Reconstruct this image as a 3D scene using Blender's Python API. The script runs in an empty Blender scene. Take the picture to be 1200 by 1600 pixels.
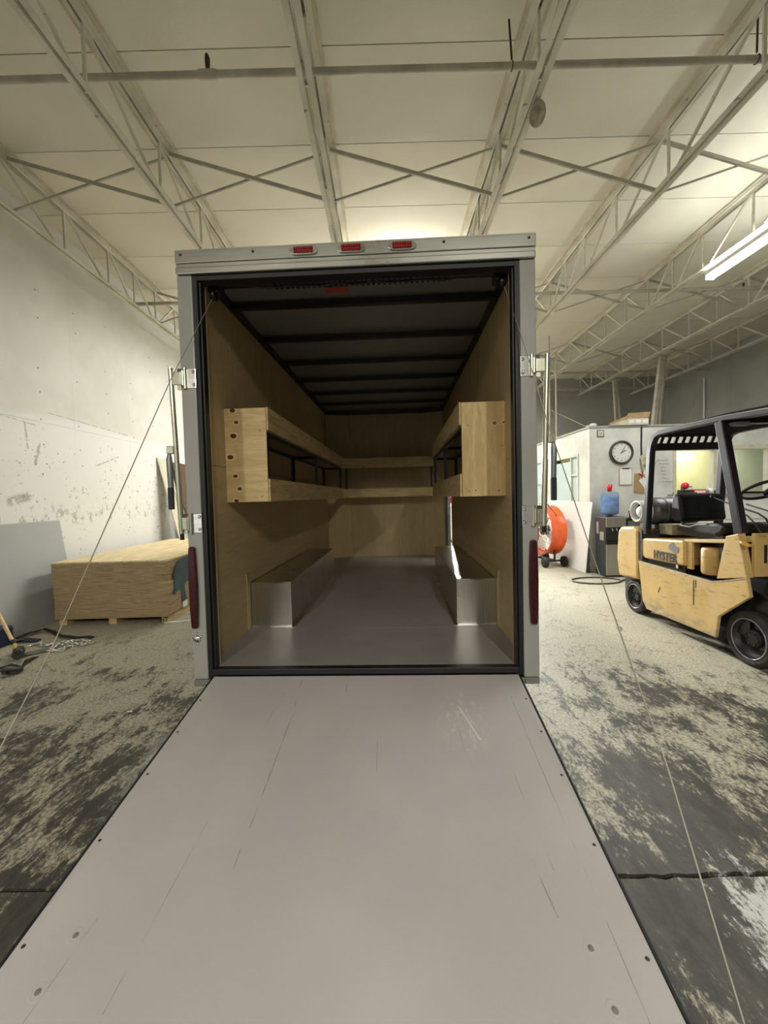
import bpy, bmesh, math, random
from mathutils import Vector, Matrix
random.seed(7)
sc = bpy.context.scene
COL = sc.collection
PI = math.pi

# ------------------------------------------------------------------ camera
cam = bpy.data.cameras.new('camera'); co = bpy.data.objects.new('camera', cam); COL.objects.link(co)
_p, _r, _y = math.radians(-2.191), math.radians(-1.435), math.radians(0.146)
_f = Vector((-math.sin(_y)*math.cos(_p), math.cos(_y)*math.cos(_p), math.sin(_p)))
_rt = Vector((math.cos(_y), math.sin(_y), 0)); _up = _rt.cross(_f)
_r2 = _rt*math.cos(_r) + _up*math.sin(_r); _u2 = _up*math.cos(_r) - _rt*math.sin(_r)
co.matrix_world = Matrix(((_r2.x, _u2.x, -_f.x, 0), (_r2.y, _u2.y, -_f.y, 0), (_r2.z, _u2.z, -_f.z, 1.42), (0, 0, 0, 1)))
cam.sensor_fit = 'VERTICAL'; cam.sensor_height = 36; cam.lens = 36*640/1600; cam.clip_start = .02
sc.camera = co

# ------------------------------------------------------------------ world, exposure, lamps' light
w = bpy.data.worlds.new('world'); sc.world = w; w.use_nodes = True
w.node_tree.nodes['Background'].inputs[0].default_value = (.75, .8, .9, 1)
w.node_tree.nodes['Background'].inputs[1].default_value = .05
sc.view_settings.view_transform = 'Standard'; sc.view_settings.look = 'None'
sc.view_settings.exposure = 0.22; sc.view_settings.gamma = 1; sc.view_settings.use_curve_mapping = False

WARM = (1, .965, .87); NEUT = (.97, 1, .97)
LAMPS = [  # x, y, z, length along y, watts, colour
    (0.35, 7.4, 4.32, 2.4, 170, WARM),
    (1.72, 11.7, 4.32, 2.4, 130, WARM),
    (-2.14, 8.6, 4.32, 2.4, 58, NEUT),
    (4.53, 4.5, 4.30, 2.5, 85, NEUT),
    (-2.14, -4.6, 4.32, 2.4, 215, WARM),
    (1.22, -4.2, 4.32, 2.4, 245, WARM),
]

def area(name, loc, sx, sy, watts, col, rot=(0, 0, 0)):
    l = bpy.data.lights.new(name, 'AREA'); l.shape = 'RECTANGLE'; l.size = sx; l.size_y = sy
    l.energy = watts; l.color = col
    o = bpy.data.objects.new(name, l); COL.objects.link(o); o.location = loc; o.rotation_euler = rot
    return o

# ------------------------------------------------------------------ mesh helper
class M:
    def __init__(s): s.v = []; s.f = []; s.s = []
    def add(s, vs, fs, smooth=False):
        n = len(s.v); s.v += [tuple(v) for v in vs]
        s.f += [tuple(n+i for i in f) for f in fs]; s.s += [smooth]*len(fs)
    def box(s, x0, x1, y0, y1, z0, z1):
        vs = [(x, y, z) for x in (x0, x1) for y in (y0, y1) for z in (z0, z1)]
        s.add(vs, [(0,1,3,2),(4,6,7,5),(0,4,5,1),(2,3,7,6),(0,2,6,4),(1,5,7,3)]); return s
    def beam(s, p, q, w_, h_, up=(0, 0, 1)):
        p = Vector(p); q = Vector(q); d = (q-p).normalized(); up = Vector(up)
        if abs(d.dot(up)) > .98: up = Vector((0, 1, 0))
        a = d.cross(up).normalized(); b = a.cross(d)
        vs = [c + a*i*w_/2 + b*j*h_/2 for c in (p, q) for i, j in ((-1,-1),(1,-1),(1,1),(-1,1))]
        s.add(vs, [(3,2,1,0),(4,5,6,7),(0,1,5,4),(1,2,6,5),(2,3,7,6),(3,0,4,7)]); return s
    def tube(s, pts, r, n=8, closed=False, cap=True):
        pts = [Vector(p) for p in pts]; k = len(pts); prev = None; rings = []
        rr = r if isinstance(r, (list, tuple)) else [r]*k
        for i, p in enumerate(pts):
            if closed: d = (pts[(i+1) % k]-pts[i-1]).normalized()
            else: d = (pts[min(i+1, k-1)]-pts[max(i-1, 0)]).normalized()
            if prev is None:
                a = d.orthogonal().normalized()
            else:
                a = (prev - d*prev.dot(d)).normalized()
            prev = a; b = d.cross(a)
            rings.append([p + (a*math.cos(2*PI*j/n)+b*math.sin(2*PI*j/n))*rr[i] for j in range(n)])
        vs = [v for rg in rings for v in rg]; fs = []
        for i in range(k if closed else k-1):
            i2 = (i+1) % k
            for j in range(n): fs.append((i*n+j, i*n+(j+1) % n, i2*n+(j+1) % n, i2*n+j))
        s.add(vs, fs, True)
        if cap and not closed:
            s.add(rings[0], [tuple(range(n))[::-1]]); s.add(rings[-1], [tuple(range(n))])
        return s
    def prism(s, poly, a0, a1, ax='x'):
        f = {'x': lambda a, u, v: (a, u, v), 'y': lambda a, u, v: (u, a, v), 'z': lambda a, u, v: (u, v, a)}[ax]
        n = len(poly); vs = [f(a0, *p) for p in poly] + [f(a1, *p) for p in poly]
        s.add(vs, [tuple(range(n)), tuple(range(n, 2*n))[::-1]] + [(i, (i+1) % n, n+(i+1) % n, n+i) for i in range(n)])
        return s
    def lathe(s, c, axis, prof, n=20):  # prof = [(radius, along)]
        c = Vector(c); d = Vector(axis).normalized(); a = d.orthogonal().normalized(); b = d.cross(a)
        vs = [c + d*h + (a*math.cos(2*PI*j/n)+b*math.sin(2*PI*j/n))*max(r, 1e-4) for r, h in prof for j in range(n)]
        s.add(vs, [(i*n+j, i*n+(j+1) % n, (i+1)*n+(j+1) % n, (i+1)*n+j) for i in range(len(prof)-1) for j in range(n)], True)
        return s
    def ball(s, c, r, n=12, sc_=(1, 1, 1)):
        c = Vector(c); k = n//2; vs = []
        for i in range(k+1):
            t = PI*i/k
            for j in range(n):
                u = 2*PI*j/n
                vs.append(c + Vector((math.sin(t)*math.cos(u)*sc_[0], math.sin(t)*math.sin(u)*sc_[1], math.cos(t)*sc_[2]))*max(r, 1e-4))
        s.add(vs, [(i*n+j, (i+1)*n+j, (i+1)*n+(j+1) % n, i*n+(j+1) % n) for i in range(k) for j in range(n)], True)
        return s
    def torus(s, c, axis, R, r, n=24, m=8):
        c = Vector(c); d = Vector(axis).normalized(); a = d.orthogonal().normalized(); b = d.cross(a)
        return s.tube([c + (a*math.cos(2*PI*i/n)+b*math.sin(2*PI*i/n))*R for i in range(n)], r, m, True)
    def quad(s, a, b, c, d): s.add([a, b, c, d], [(0, 1, 2, 3)]); return s
    def ribbon(s, pts, w_, t=.003):
        pts = [Vector(p) for p in pts]; k = len(pts); vs = []
        for i, p in enumerate(pts):
            d = (pts[min(i+1, k-1)]-pts[max(i-1, 0)]); d.z = 0; d.normalize(); a = Vector((-d.y, d.x, 0))*w_/2
            vs += [p-a, p+a, p+a+Vector((0, 0, t)), p-a+Vector((0, 0, t))]
        fs = [(0, 1, 2, 3), tuple(4*(k-1)+i for i in (3, 2, 1, 0))]
        for i in range(k-1):
            for j in range(4): fs.append((4*i+j, 4*i+4+j, 4*i+4+(j+1) % 4, 4*i+(j+1) % 4))
        s.add(vs, fs); return s
    def out(s, name, m, parent=None, bevel=0, seg=2, shift=True):
        me = bpy.data.meshes.new(name)
        off = Vector((0, 0, 0))
        if parent is not None and shift and 'org' in ORG.get(parent.name, {}): off = ORG[parent.name]['org']
        me.from_pydata([tuple(Vector(v)-off) for v in s.v], [], s.f); me.validate()
        if len(me.polygons) == len(s.s): me.polygons.foreach_set('use_smooth', s.s)
        bm = bmesh.new(); bm.from_mesh(me); bmesh.ops.recalc_face_normals(bm, faces=bm.faces); bm.to_mesh(me); bm.free()
        if m: me.materials.append(m)
        o = bpy.data.objects.new(name, me); COL.objects.link(o)
        if parent is not None: o.parent = parent
        if bevel:
            b = o.modifiers.new('bevel', 'BEVEL'); b.width = bevel; b.segments = seg; b.limit_method = 'ANGLE'; b.angle_limit = .6
        return o
ORG = {}

def tag(o, label=None, cat=None, group=None, kind=None):
    if label: o['label'] = label
    if cat: o['category'] = cat
    if group: o['group'] = group
    if kind: o['kind'] = kind
    return o
def thing(name, label, cat, loc, group=None, rotz=0, world=True):
    """Empty at the thing's base; world=True lets its parts be written in world coordinates"""
    o = bpy.data.objects.new(name, None); COL.objects.link(o); o.location = loc; o.rotation_euler = (0, 0, rotz)
    o.empty_display_size = .05
    if world: ORG[o.name] = {'org': Vector(loc)}
    return tag(o, label, cat, group)
def single(mb, name, m, label, cat, group=None, bevel=0):
    o = mb.out(name, m, bevel=bevel)
    # origin to the centre of the base
    vs = [v.co for v in o.data.vertices]
    c = Vector(((min(v.x for v in vs)+max(v.x for v in vs))/2, (min(v.y for v in vs)+max(v.y for v in vs))/2, min(v.z for v in vs)))
    o.data.transform(Matrix.Translation(-c)); o.location = c
    return tag(o, label, cat, group)
def text_mesh(o):
    bpy.context.view_layer.update()
    me = bpy.data.meshes.new_from_object(o.evaluated_get(bpy.context.evaluated_depsgraph_get()))
    n = bpy.data.objects.new(o.name, me); COL.objects.link(n); n.parent = o.parent; n.matrix_basis = o.matrix_basis.copy()
    nm = o.name; bpy.data.objects.remove(o); n.name = nm
    return n
def dup(o, parent=None, name=None):
    c = o.copy(); COL.objects.link(c)
    c.parent = parent
    return c
def struct(mb, name, m, parent=None, bevel=0):
    o = mb.out(name, m, parent, bevel)
    if parent is None: o['kind'] = 'structure'
    return o

# ------------------------------------------------------------------ materials
class NT:
    def __init__(s, name):
        s.m = bpy.data.materials.new(name); s.m.use_nodes = True; s.t = s.m.node_tree; s.b = s.t.nodes['Principled BSDF']
        s.tc = s.t.nodes.new('ShaderNodeTexCoord'); s.co = s.tc.outputs['Object']
        s.sep = None
    def link(s, a, b): s.t.links.new(a, b)
    def put(s, sock, v):
        if hasattr(v, 'links') and not isinstance(v, (int, float)): s.link(v, sock)
        else:
            if isinstance(v, (tuple, list)) and len(v) == 3 and sock.type == 'RGBA': v = (*v, 1)
            sock.default_value = v
    def math(s, op, a, b=0, c=0, clamp=False):
        n = s.t.nodes.new('ShaderNodeMath'); n.operation = op; n.use_clamp = clamp
        s.put(n.inputs[0], a); s.put(n.inputs[1], b); s.put(n.inputs[2], c); return n.outputs[0]
    def mapc(s, scale=(1, 1, 1), rot=(0, 0, 0), loc=(0, 0, 0), co=None):
        n = s.t.nodes.new('ShaderNodeMapping'); s.link(co or s.co, n.inputs[0])
        n.inputs['Scale'].default_value = scale; n.inputs['Rotation'].default_value = rot; n.inputs['Location'].default_value = loc
        return n.outputs[0]
    def noise(s, scale, detail=4, rough=.5, co=None, dist=0):
        n = s.t.nodes.new('ShaderNodeTexNoise'); s.link(co or s.co, n.inputs['Vector'])
        n.inputs['Scale'].default_value = scale; n.inputs['Detail'].default_value = detail
        n.inputs['Roughness'].default_value = rough; n.inputs['Distortion'].default_value = dist
        return n.outputs['Fac']
    def ramp(s, v, a, b):  # smooth 0..1 between a and b
        n = s.t.nodes.new('ShaderNodeMapRange'); n.interpolation_type = 'SMOOTHSTEP'
        s.put(n.inputs['Value'], v)
        lo, hi = (a, b) if a < b else (b, a)
        n.inputs['From Min'].default_value = lo; n.inputs['From Max'].default_value = hi
        n.inputs['To Min'].default_value = 0 if a < b else 1; n.inputs['To Max'].default_value = 1 if a < b else 0
        return n.outputs['Result']
    def mix(s, f, a, b):
        n = s.t.nodes.new('ShaderNodeMix'); n.data_type = 'RGBA'
        s.put(n.inputs[0], f); s.put(n.inputs[6], a); s.put(n.inputs[7], b); return n.outputs[2]
    def xyz(s, i):
        if s.sep is None:
            s.sep = s.t.nodes.new('ShaderNodeSeparateXYZ'); s.link(s.co, s.sep.inputs[0])
        return s.sep.outputs[i]
    def seg(s, p, q, w_, iu=0, iv=1, soft=.5):  # 1 near the segment p-q in the plane of axes iu, iv
        u, v = s.xyz(iu), s.xyz(iv)
        dx, dy = q[0]-p[0], q[1]-p[1]; L = dx*dx+dy*dy
        t = s.math('DIVIDE', s.math('ADD', s.math('MULTIPLY', s.math('SUBTRACT', u, p[0]), dx), s.math('MULTIPLY', s.math('SUBTRACT', v, p[1]), dy)), L, clamp=True)
        a = s.math('SUBTRACT', s.math('SUBTRACT', u, p[0]), s.math('MULTIPLY', t, dx))
        b = s.math('SUBTRACT', s.math('SUBTRACT', v, p[1]), s.math('MULTIPLY', t, dy))
        d = s.math('SQRT', s.math('ADD', s.math('MULTIPLY', a, a), s.math('MULTIPLY', b, b)))
        return s.ramp(d, w_*(1+soft), w_*(1-soft))
    def ell(s, c, r, iu=0, iv=1, jitter=None):
        u = s.math('DIVIDE', s.math('SUBTRACT', s.xyz(iu), c[0]), r[0]); v = s.math('DIVIDE', s.math('SUBTRACT', s.xyz(iv), c[1]), r[1])
        d = s.math('SQRT', s.math('ADD', s.math('MULTIPLY', u, u), s.math('MULTIPLY', v, v)))
        if jitter is not None: d = s.math('ADD', d, jitter)
        return d
    def bump(s, h, strength=.3, dist=.01):
        n = s.t.nodes.new('ShaderNodeBump'); s.put(n.inputs['Height'], h)
        n.inputs['Strength'].default_value = strength; n.inputs['Distance'].default_value = dist
        s.link(n.outputs[0], s.b.inputs['Normal'])
    def set(s, col=None, rough=None, metal=None):
        if col is not None: s.put(s.b.inputs['Base Color'], col)
        if rough is not None: s.put(s.b.inputs['Roughness'], rough)
        if metal is not None: s.put(s.b.inputs['Metallic'], metal)
        return s.m

def plain(name, col, rough=.5, metal=0, var=.12, scale=6, bump=0, spec=None):
    n = NT(name); f = n.noise(scale, 5, .6)
    c2 = tuple(max(0, c*(1-var*2)) for c in col)
    n.set(n.mix(n.ramp(f, .3, .7), c2, col), rough, metal)
    if bump: n.bump(n.noise(scale*8, 3), bump, .003)
    if spec is not None: n.b.inputs['Specular IOR Level'].default_value = spec
    return n.m
def emit(name, col, k):
    n = NT(name); n.set((.9, .9, .9), .4); n.b.inputs['Emission Color'].default_value = (*col, 1); n.b.inputs['Emission Strength'].default_value = k
    return n.m

def m_wall():
    n = NT('painted_drywall')
    base = n.mix(n.ramp(n.noise(1.2, 6, .6), .35, .65), (.68, .67, .62), (.76, .75, .70))
    z, y = n.xyz(2), n.xyz(1)
    low = n.ramp(z, 2.75, 1.6)
    # white patch-up paint of the lower wall, its upper edge wavering
    edge = n.math('ADD', z, n.math('MULTIPLY', n.noise(.8, 3), .5))
    patch = n.ramp(edge, 2.85, 2.72)
    base = n.mix(n.math('MULTIPLY', patch, .75), base, (.82, .84, .83))
    # specks, chips and rub marks
    sp = n.ramp(n.noise(17, 3, .7), .63, .67)
    sp2 = n.ramp(n.noise(3.2, 2), .46, .58)
    m1 = n.math('MULTIPLY', n.math('MULTIPLY', sp, sp2), n.ramp(z, 2.6, 1.9))
    band = n.math('MULTIPLY', n.ramp(z, 1.12, 1.2), n.ramp(z, 1.5, 1.27))
    rub = n.math('MULTIPLY', n.math('MULTIPLY', band, n.ramp(n.noise(11, 5, .75, n.mapc((1, 1, .6))), .52, .62)), .7)
    streak = n.math('MULTIPLY', n.ramp(n.noise(5, 5, .7, n.mapc((1, 4, .5))), .62, .72), n.math('MULTIPLY', low, .25))
    col = n.mix(m1, base, (.2, .2, .18)); col = n.mix(rub, col, (.3, .3, .28)); col = n.mix(streak, col, (.45, .45, .42))
    for p, q, w_ in (((5.05, 2.16), (4.97, 1.92), .02), ((6.02, 1.97), (6.54, 2.15), .009), ((4.86, 2.4), (4.88, 2.1), .012),
                     ((5.74, 1.58), (5.72, 1.66), .02), ((4.62, 1.47), (4.84, 1.52), .05), ((5.2, 2.58), (6.8, 2.53), .006), ((4.4, 2.44), (5.0, 2.39), .006)):
        col = n.mix(n.math('MULTIPLY', n.seg(p, q, w_, 1, 2), n.math('MULTIPLY', n.ramp(n.noise(25, 3), .35, .55), .7)), col, (.28, .28, .27))
    n.set(col, .55)
    n.bump(n.noise(9, 5), .12, .01)
    return n.m
def m_block():
    n = NT('grey_panel_wall')
    n.set(n.mix(n.ramp(n.noise(.9, 6, .6), .3, .7), (.33, .33, .31), (.43, .43, .40)), .8); n.bump(n.noise(30, 4), .15, .01); return n.m
def m_floor():
    n = NT('stained_concrete'); y, x = n.xyz(1), n.xyz(0)
    diag = n.mapc((2.5, 1, 1), (0, 0, .12))
    a = n.noise(1.1, 8, .68, n.mapc((1.25, 1, 1), (0, 0, .1), (2.3, 1.1, 0)), .5); b = n.noise(4.0, 9, .75, diag, .3); c = n.noise(26, 6, .75, diag)
    v = n.math('ADD', n.math('ADD', n.math('MULTIPLY', a, .40), n.math('MULTIPLY', b, .36)), n.math('MULTIPLY', c, .24))
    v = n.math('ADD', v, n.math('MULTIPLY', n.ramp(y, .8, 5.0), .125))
    v = n.math('SUBTRACT', v, n.math('MULTIPLY', n.ramp(y, 1.45, 1.42), .008))
    light = n.ramp(v, .517, .567)
    light2 = n.mix(n.ramp(n.noise(60, 3), .4, .6), (.30, .275, .205), (.46, .43, .33))
    dark = n.mix(n.ramp(b, .35, .65), (.028, .025, .019), (.075, .067, .050))
    col = n.mix(light, dark, light2)
    # greyer cleaner slab further off
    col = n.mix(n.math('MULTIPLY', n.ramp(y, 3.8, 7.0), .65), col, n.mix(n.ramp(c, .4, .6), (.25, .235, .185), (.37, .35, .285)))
    # spilled white compound
    e = n.ell((1.28, 1.22), (.17, .26), jitter=n.math('MULTIPLY', n.math('SUBTRACT', n.noise(7, 9, .8, diag), .5), 5.5))
    col = n.mix(n.math('MULTIPLY', n.ramp(e, 1.0, .5), .85), col, (.62, .62, .58))
    e2 = n.ell((-1.3, 2.3), (.12, .5), jitter=n.math('MULTIPLY', n.math('SUBTRACT', n.noise(12, 6, .75), .5), 4))
    col = n.mix(n.math('MULTIPLY', n.ramp(e2, .9, .6), .35), col, (.5, .5, .45))
    cr = n.math('MULTIPLY', n.ramp(n.math('ABSOLUTE', n.math('SUBTRACT', n.noise(1.3, 7, .62, n.mapc((1, 1, 1), (0, 0, 1.1), (3, 8, 0))), .5)), .006, .001), .6)
    col = n.mix(cr, col, (.04, .037, .03))
    n.set(col, n.math('ADD', n.math('MULTIPLY', light, .15), .58))
    n.bump(n.math('ADD', n.math('MULTIPLY', b, .6), n.math('MULTIPLY', c, .5)), .35, .012)
    return n.m
def m_ceil():
    n = NT('ceiling_board')
    n.set(n.mix(n.ramp(n.noise(.7, 4), .35, .65), (.72, .685, .575), (.80, .765, .645)), .85); n.bump(n.noise(45, 3), .1, .01); return n.m
def m_joist():
    n = NT('chipped_cream_steel_paint')
    base = n.mix(n.ramp(n.noise(3, 5), .35, .65), (.60, .57, .47), (.74, .71, .60))
    chip = n.ramp(n.noise(14, 6, .7), .64, .67)
    n.set(n.mix(n.math('MULTIPLY', chip, .75), base, (.12, .08, .05)), .6); return n.m
def m_ply(name, c1, c2, axis, knots=(), dark=(.09, .035, .015), gs=1.0, face=(0, 2)):
    n = NT(name)
    sc_ = {0: (1.2, 9, 9), 1: (9, 1.0, 9), 2: (9, 9, 1.1)}[axis]
    g = n.noise(3.2*gs, 7, .6, n.mapc(sc_), .8); g2 = n.noise(16*gs, 4, .6, n.mapc(sc_))
    col = n.mix(n.ramp(g, .38, .62), c1, c2)
    col = n.mix(n.math('MULTIPLY', n.ramp(g2, .5, .7), .35), col, tuple(c*.62 for c in c1))
    for cx, cz, r in knots:
        j = n.math('MULTIPLY', n.math('SUBTRACT', n.noise(22, 3), .5), .5)
        d = n.ell((cx, cz), (r*1.35, r), *face, jitter=j)
        col = n.mix(n.math('MULTIPLY', n.ramp(d, 1.9, 1.15), .5), col, tuple(c*1.25 for c in c2))
        col = n.mix(n.ramp(d, 1.0, .85), col, dark)
    n.set(col, .6); n.bump(g2, .08, .003); return n.m
def m_edge():  # side of a stack of plywood sheets: thin dark and light veneer lines
    n = NT('plywood_edge_grain')
    g = n.noise(6, 5, .6, n.mapc((.7, .7, 60))); g2 = n.noise(4, 6, .7, n.mapc((2, 2, 14)))
    col = n.mix(n.ramp(g, .42, .58), (.25, .175, .085), (.54, .41, .23))
    col = n.mix(n.ramp(g2, .60, .66), col, (.13, .075, .035))
    n.set(col, .75); return n.m
def m_metal(name, col=(.62, .62, .60), rough=.35, brush=(1, 1, 40)):
    n = NT(name); g = n.noise(5, 4, .5, n.mapc(brush)); d = n.noise(2.5, 4)
    n.set(n.mix(n.ramp(g, .3, .7), tuple(c*.85 for c in col), col), n.math('ADD', n.math('MULTIPLY', d, .2), rough-.1), 1); return n.m
def m_ramp():
    n = NT('grey_painted_ramp')
    base = n.mix(n.ramp(n.noise(1.4, 5), .35, .65), (.46, .43, .43), (.51, .478, .475))
    base = n.mix(n.math('MULTIPLY', n.ramp(n.noise(260, 2), .5, .75), .18), base, (.6, .56, .54))
    col = base
    for p, q, w_ in (((-.35, -.05), (-.335, -.28), .0016), ((-.33, -.33), (-.335, -.92), .0018), ((-.34, -1.0), (-.338, -1.12), .0016), ((-.09, -.02), (-.085, -.16), .0016),
                     ((.10, -.42), (.11, -.78), .0010), ((.47, -.35), (.50, -.7), .0010), ((.66, -.62), (.69, -1.05), .0016), ((-.5, -.9), (-.53, -1.4), .0010),
                     ((.62, -.95), (.655, -1.18), .0016), ((-.69, -1.2), (-.72, -1.45), .0014), ((.78, -.2), (.79, -1.5), .0012), ((-.42, -.1), (-.45, -.5), .0010)):
        col = n.mix(n.math('MULTIPLY', n.seg(p, q, w_), n.math('MULTIPLY', n.ramp(n.noise(7, 4), .42, .6), .75)), col, (.17, .14, .13))
    sc_ = n.math('MULTIPLY', n.ramp(n.noise(14, 6, .75, n.mapc((2.5, 1, 1), (0, 0, .15))), .5, .62), n.ramp(n.ell((.50, -.36), (.16, .30)), 1.0, .2))
    col = n.mix(n.math('MULTIPLY', sc_, .55), col, (.72, .72, .70))
    col = n.mix(n.math('MULTIPLY', n.seg((.50, -.28), (.565, -.50), .004), .7), col, (.8, .8, .78))
    n.set(col, .42); n.bump(n.noise(180, 3), .12, .002); return n.m
def m_yellow():
    n = NT('scraped_yellow_paint'); z = n.xyz(2)
    base = n.mix(n.ramp(n.noise(3, 5), .3, .7), (.56, .365, .12), (.66, .455, .185))
    sc_ = n.ramp(n.noise(5, 8, .75, n.mapc((1, 1.1, 9), (.12, 0, 0))), .575, .63)
    low = n.ramp(n.math('ADD', z, n.math('MULTIPLY', n.noise(6, 5), .25)), .40, .28)
    sc2 = n.math('MULTIPLY', n.ramp(n.noise(9, 8, .7, n.mapc((1, 1, 3), (.12, 0, 0))), .42, .55), low)
    base = n.mix(n.math('MULTIPLY', n.ramp(n.noise(4, 5, .6), .5, .7), .3), base, (.62, .50, .33))
    col = n.mix(n.math('MULTIPLY', sc_, .6), base, (.14, .07, .03)); col = n.mix(n.math('MULTIPLY', sc2, .8), col, (.30, .26, .2))
    st = n.ramp(n.noise(3.3, 8, .78, n.mapc((1, 1, 2.2))), .56, .68)
    col = n.mix(n.math('MULTIPLY', st, .45), col, (.30, .17, .07))
    n.set(col, .42); n.bump(n.noise(7, 3), .12, .01); return n.m
def m_glass(name, col=(.7, .85, .9), rough=.05, alpha=.35):
    n = NT(name); n.set(col, rough); n.b.inputs['Transmission Weight'].default_value = .4 if 'window' in name else .85; n.b.inputs['IOR'].default_value = 1.1; return n.m

MT = dict(
    wall=m_wall(), block=m_block(), floor=m_floor(), ceil=m_ceil(), joist=m_joist(),
    nailer=plain('cream_wood_nailer', (.66, .60, .46), .8), pipe=plain('pipe_cream_paint', (.52, .49, .40), .5, var=.15, scale=4),
    rust=plain('rusty_iron', (.10, .045, .025), .8, var=.3, scale=30), dark=plain('dark_seam', (.16, .145, .11), .9),
    alu=m_metal('brushed_aluminium', (.66, .665, .65), .34, (1, 1, 30)), alu_h=m_metal('brushed_aluminium_header', (.52, .52, .48), .30, (1, 30, 60)),
    jamb=plain('grey_white_jamb_paint', (.36, .36, .33), .30, var=.04, scale=2),
    galv=m_metal('galvanised_sheet', (.62, .60, .54), .30, (30, 1, 1)), chrome=m_metal('chrome', (.8, .8, .8), .15),
    zinc=m_metal('yellow_zinc_steel', (.60, .60, .48), .3, (20, 20, 1)),
    boltm=plain('stained_bolt', (.26, .21, .22), .5), blackm=plain('matt_black_paint', (.010, .010, .011), .85, spec=.15),
    black=plain('black_rubber', (.012, .012, .013), .45, var=.1), blackp=plain('black_steel_paint', (.012, .012, .014), .35, var=.2),
    roofskin=plain('dull_roof_sheet', (.34, .34, .31), .4, .35, var=.06, scale=1),
    luan=m_ply('plain_luan_lining', (.48, .365, .185), (.53, .41, .215), 2, gs=.3), luanh=m_ply('plain_luan_lining_flat_grain', (.47, .355, .18), (.52, .40, .21), 1, gs=.3),
    pine=m_ply('knotty_pine_plywood', (.66, .47, .21), (.78, .60, .32), 0, gs=.7, knots=((-.858, 1.941, .012), (-.881, 1.851, .017), (-.906, 1.709, .016), (-.877, 1.581, .012), (-.85, 1.495, .012), (-.88, 2.02, .015), (-.875, 1.414, .012))),
    pine2=m_ply('vertical_grain_plywood', (.56, .40, .17), (.70, .53, .26), 2, gs=.8, knots=((.871, 1.89, .011), (.93, 1.893, .007), (.918, 1.74, .005), (.895, 1.44, .006), (.74, 1.445, .006)), dark=(.2, .11, .04)),
    lip=m_ply('plywood_lip', (.50, .36, .16), (.66, .49, .25), 1, gs=.8), lipx=m_ply('plywood_lip_across', (.54, .40, .19), (.70, .54, .29), 0, gs=.8),
    shelf=m_ply('plywood_shelf_board', (.30, .23, .13), (.38, .30, .18), 1),
    tfloor=plain('trailer_floor_paint', (.33, .305, .295), .38, var=.10, scale=1.6, bump=.1), ramp=m_ramp(),
    red=plain('dark_red_lens', (.055, .004, .007), .25, var=.2, scale=40), redl=plain('bright_red_lens', (.55, .015, .015), .25, var=.2, scale=60),
    redtag=plain('orange_red_sticker', (.55, .10, .04), .6), ply_edge=m_edge(), ply_face=m_ply('plywood_top_face', (.62, .47, .24), (.80, .68, .44), 1, gs=.8),
    teal=plain('dark_teal_stencil_paint', (.045, .085, .10), .7, var=.15, scale=8), paper=plain('white_paper', (.8, .8, .78), .7, var=.03),
    ink=plain('black_ink', (.02, .02, .02), .7), greysheet=plain('grey_coated_sheet', (.40, .42, .42), .45, var=.05, scale=1),
    whitesheet=plain('white_panel', (.78, .78, .78), .35, var=.05, scale=1.2), yellow=m_yellow(), steelgrey=plain('bare_grey_steel', (.25, .25, .26), .4, .6),
    tyre=plain('worn_black_tyre', (.028, .026, .024), .75, var=.25, scale=14, bump=.5), rim=plain('dusty_black_rim', (.022, .02, .019), .5, var=.3, scale=12),
    vinyl=plain('black_vinyl', (.010, .011, .014), .5, spec=.3), tank=plain('worn_aluminium_tank', (.16, .16, .155), .45, .5, var=.3, scale=9),
    collar=plain('white_tank_collar', (.72, .74, .74), .4), orange=plain('orange_fan_shell', (.85, .13, .025), .32, var=.08),
    officew=plain('office_wall_white_paint', (.72, .72, .67), .6, var=.13, scale=2.2), offin=plain('pale_yellow_office_paint', (.72, .70, .42), .7, var=.03),
    offin2=plain('pale_green_office_paint', (.50, .55, .42), .7, var=.03),
    trim=plain('cream_window_trim', (.68, .66, .50), .5), silver=m_metal('silver_plastic', (.55, .53, .49), .4, (30, 1, 1)), dkplastic=plain('dark_blue_grey_plastic', (.03, .036, .045), .4),
    worn=plain('paint_worn_pale', (.70, .62, .46), .5, var=.25, scale=25),
    water=m_glass('blue_water_bottle', (.55, .72, .95), .04), glass=m_glass('bluish_window_glass', (.72, .88, .89), .12),
    cupred=plain('red_plastic', (.75, .02, .03), .35), kraft=plain('brown_kraft_cardboard', (.42, .29, .15), .8), carton=plain('pale_carton', (.66, .60, .46), .7),
    clockb=plain('brown_black_clock_rim', (.05, .042, .035), .35), clockf=plain('clock_face', (.75, .75, .70), .5, var=.02),
    woodh=m_ply('ash_handle', (.62, .43, .20), (.74, .55, .30), 2), handley=plain('yellow_grip', (.72, .45, .10), .5), iron=plain('forged_iron', (.11, .11, .112), .45, .7, var=.3, scale=25),
    navy=plain('navy_plastic', (.012, .02, .05), .45), strap=plain('black_webbing', (.018, .016, .018), .85), brownboard=m_ply('red_brown_board', (.09, .045, .028), (.14, .075, .045), 2),
    oldply=m_ply('old_pale_board', (.58, .54, .42), (.66, .62, .50), 2), white=plain('white_enamel', (.78, .78, .76), .4, var=.03), rope=plain('pale_cable', (.42, .39, .33), .5, .4, var=.1),
    tube=emit('lit_fluorescent_tube', (1, .98, .93), 14), greyp=plain('grey_plastic', (.3, .3, .3), .5), domew=plain('dusty_cream_dome', (.62, .55, .40), .6, var=.25, scale=14),
    green=plain('green_label', (.15, .3, .15), .6), slots=plain('white_slot_sticker', (.6, .6, .6), .6),
)

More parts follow.
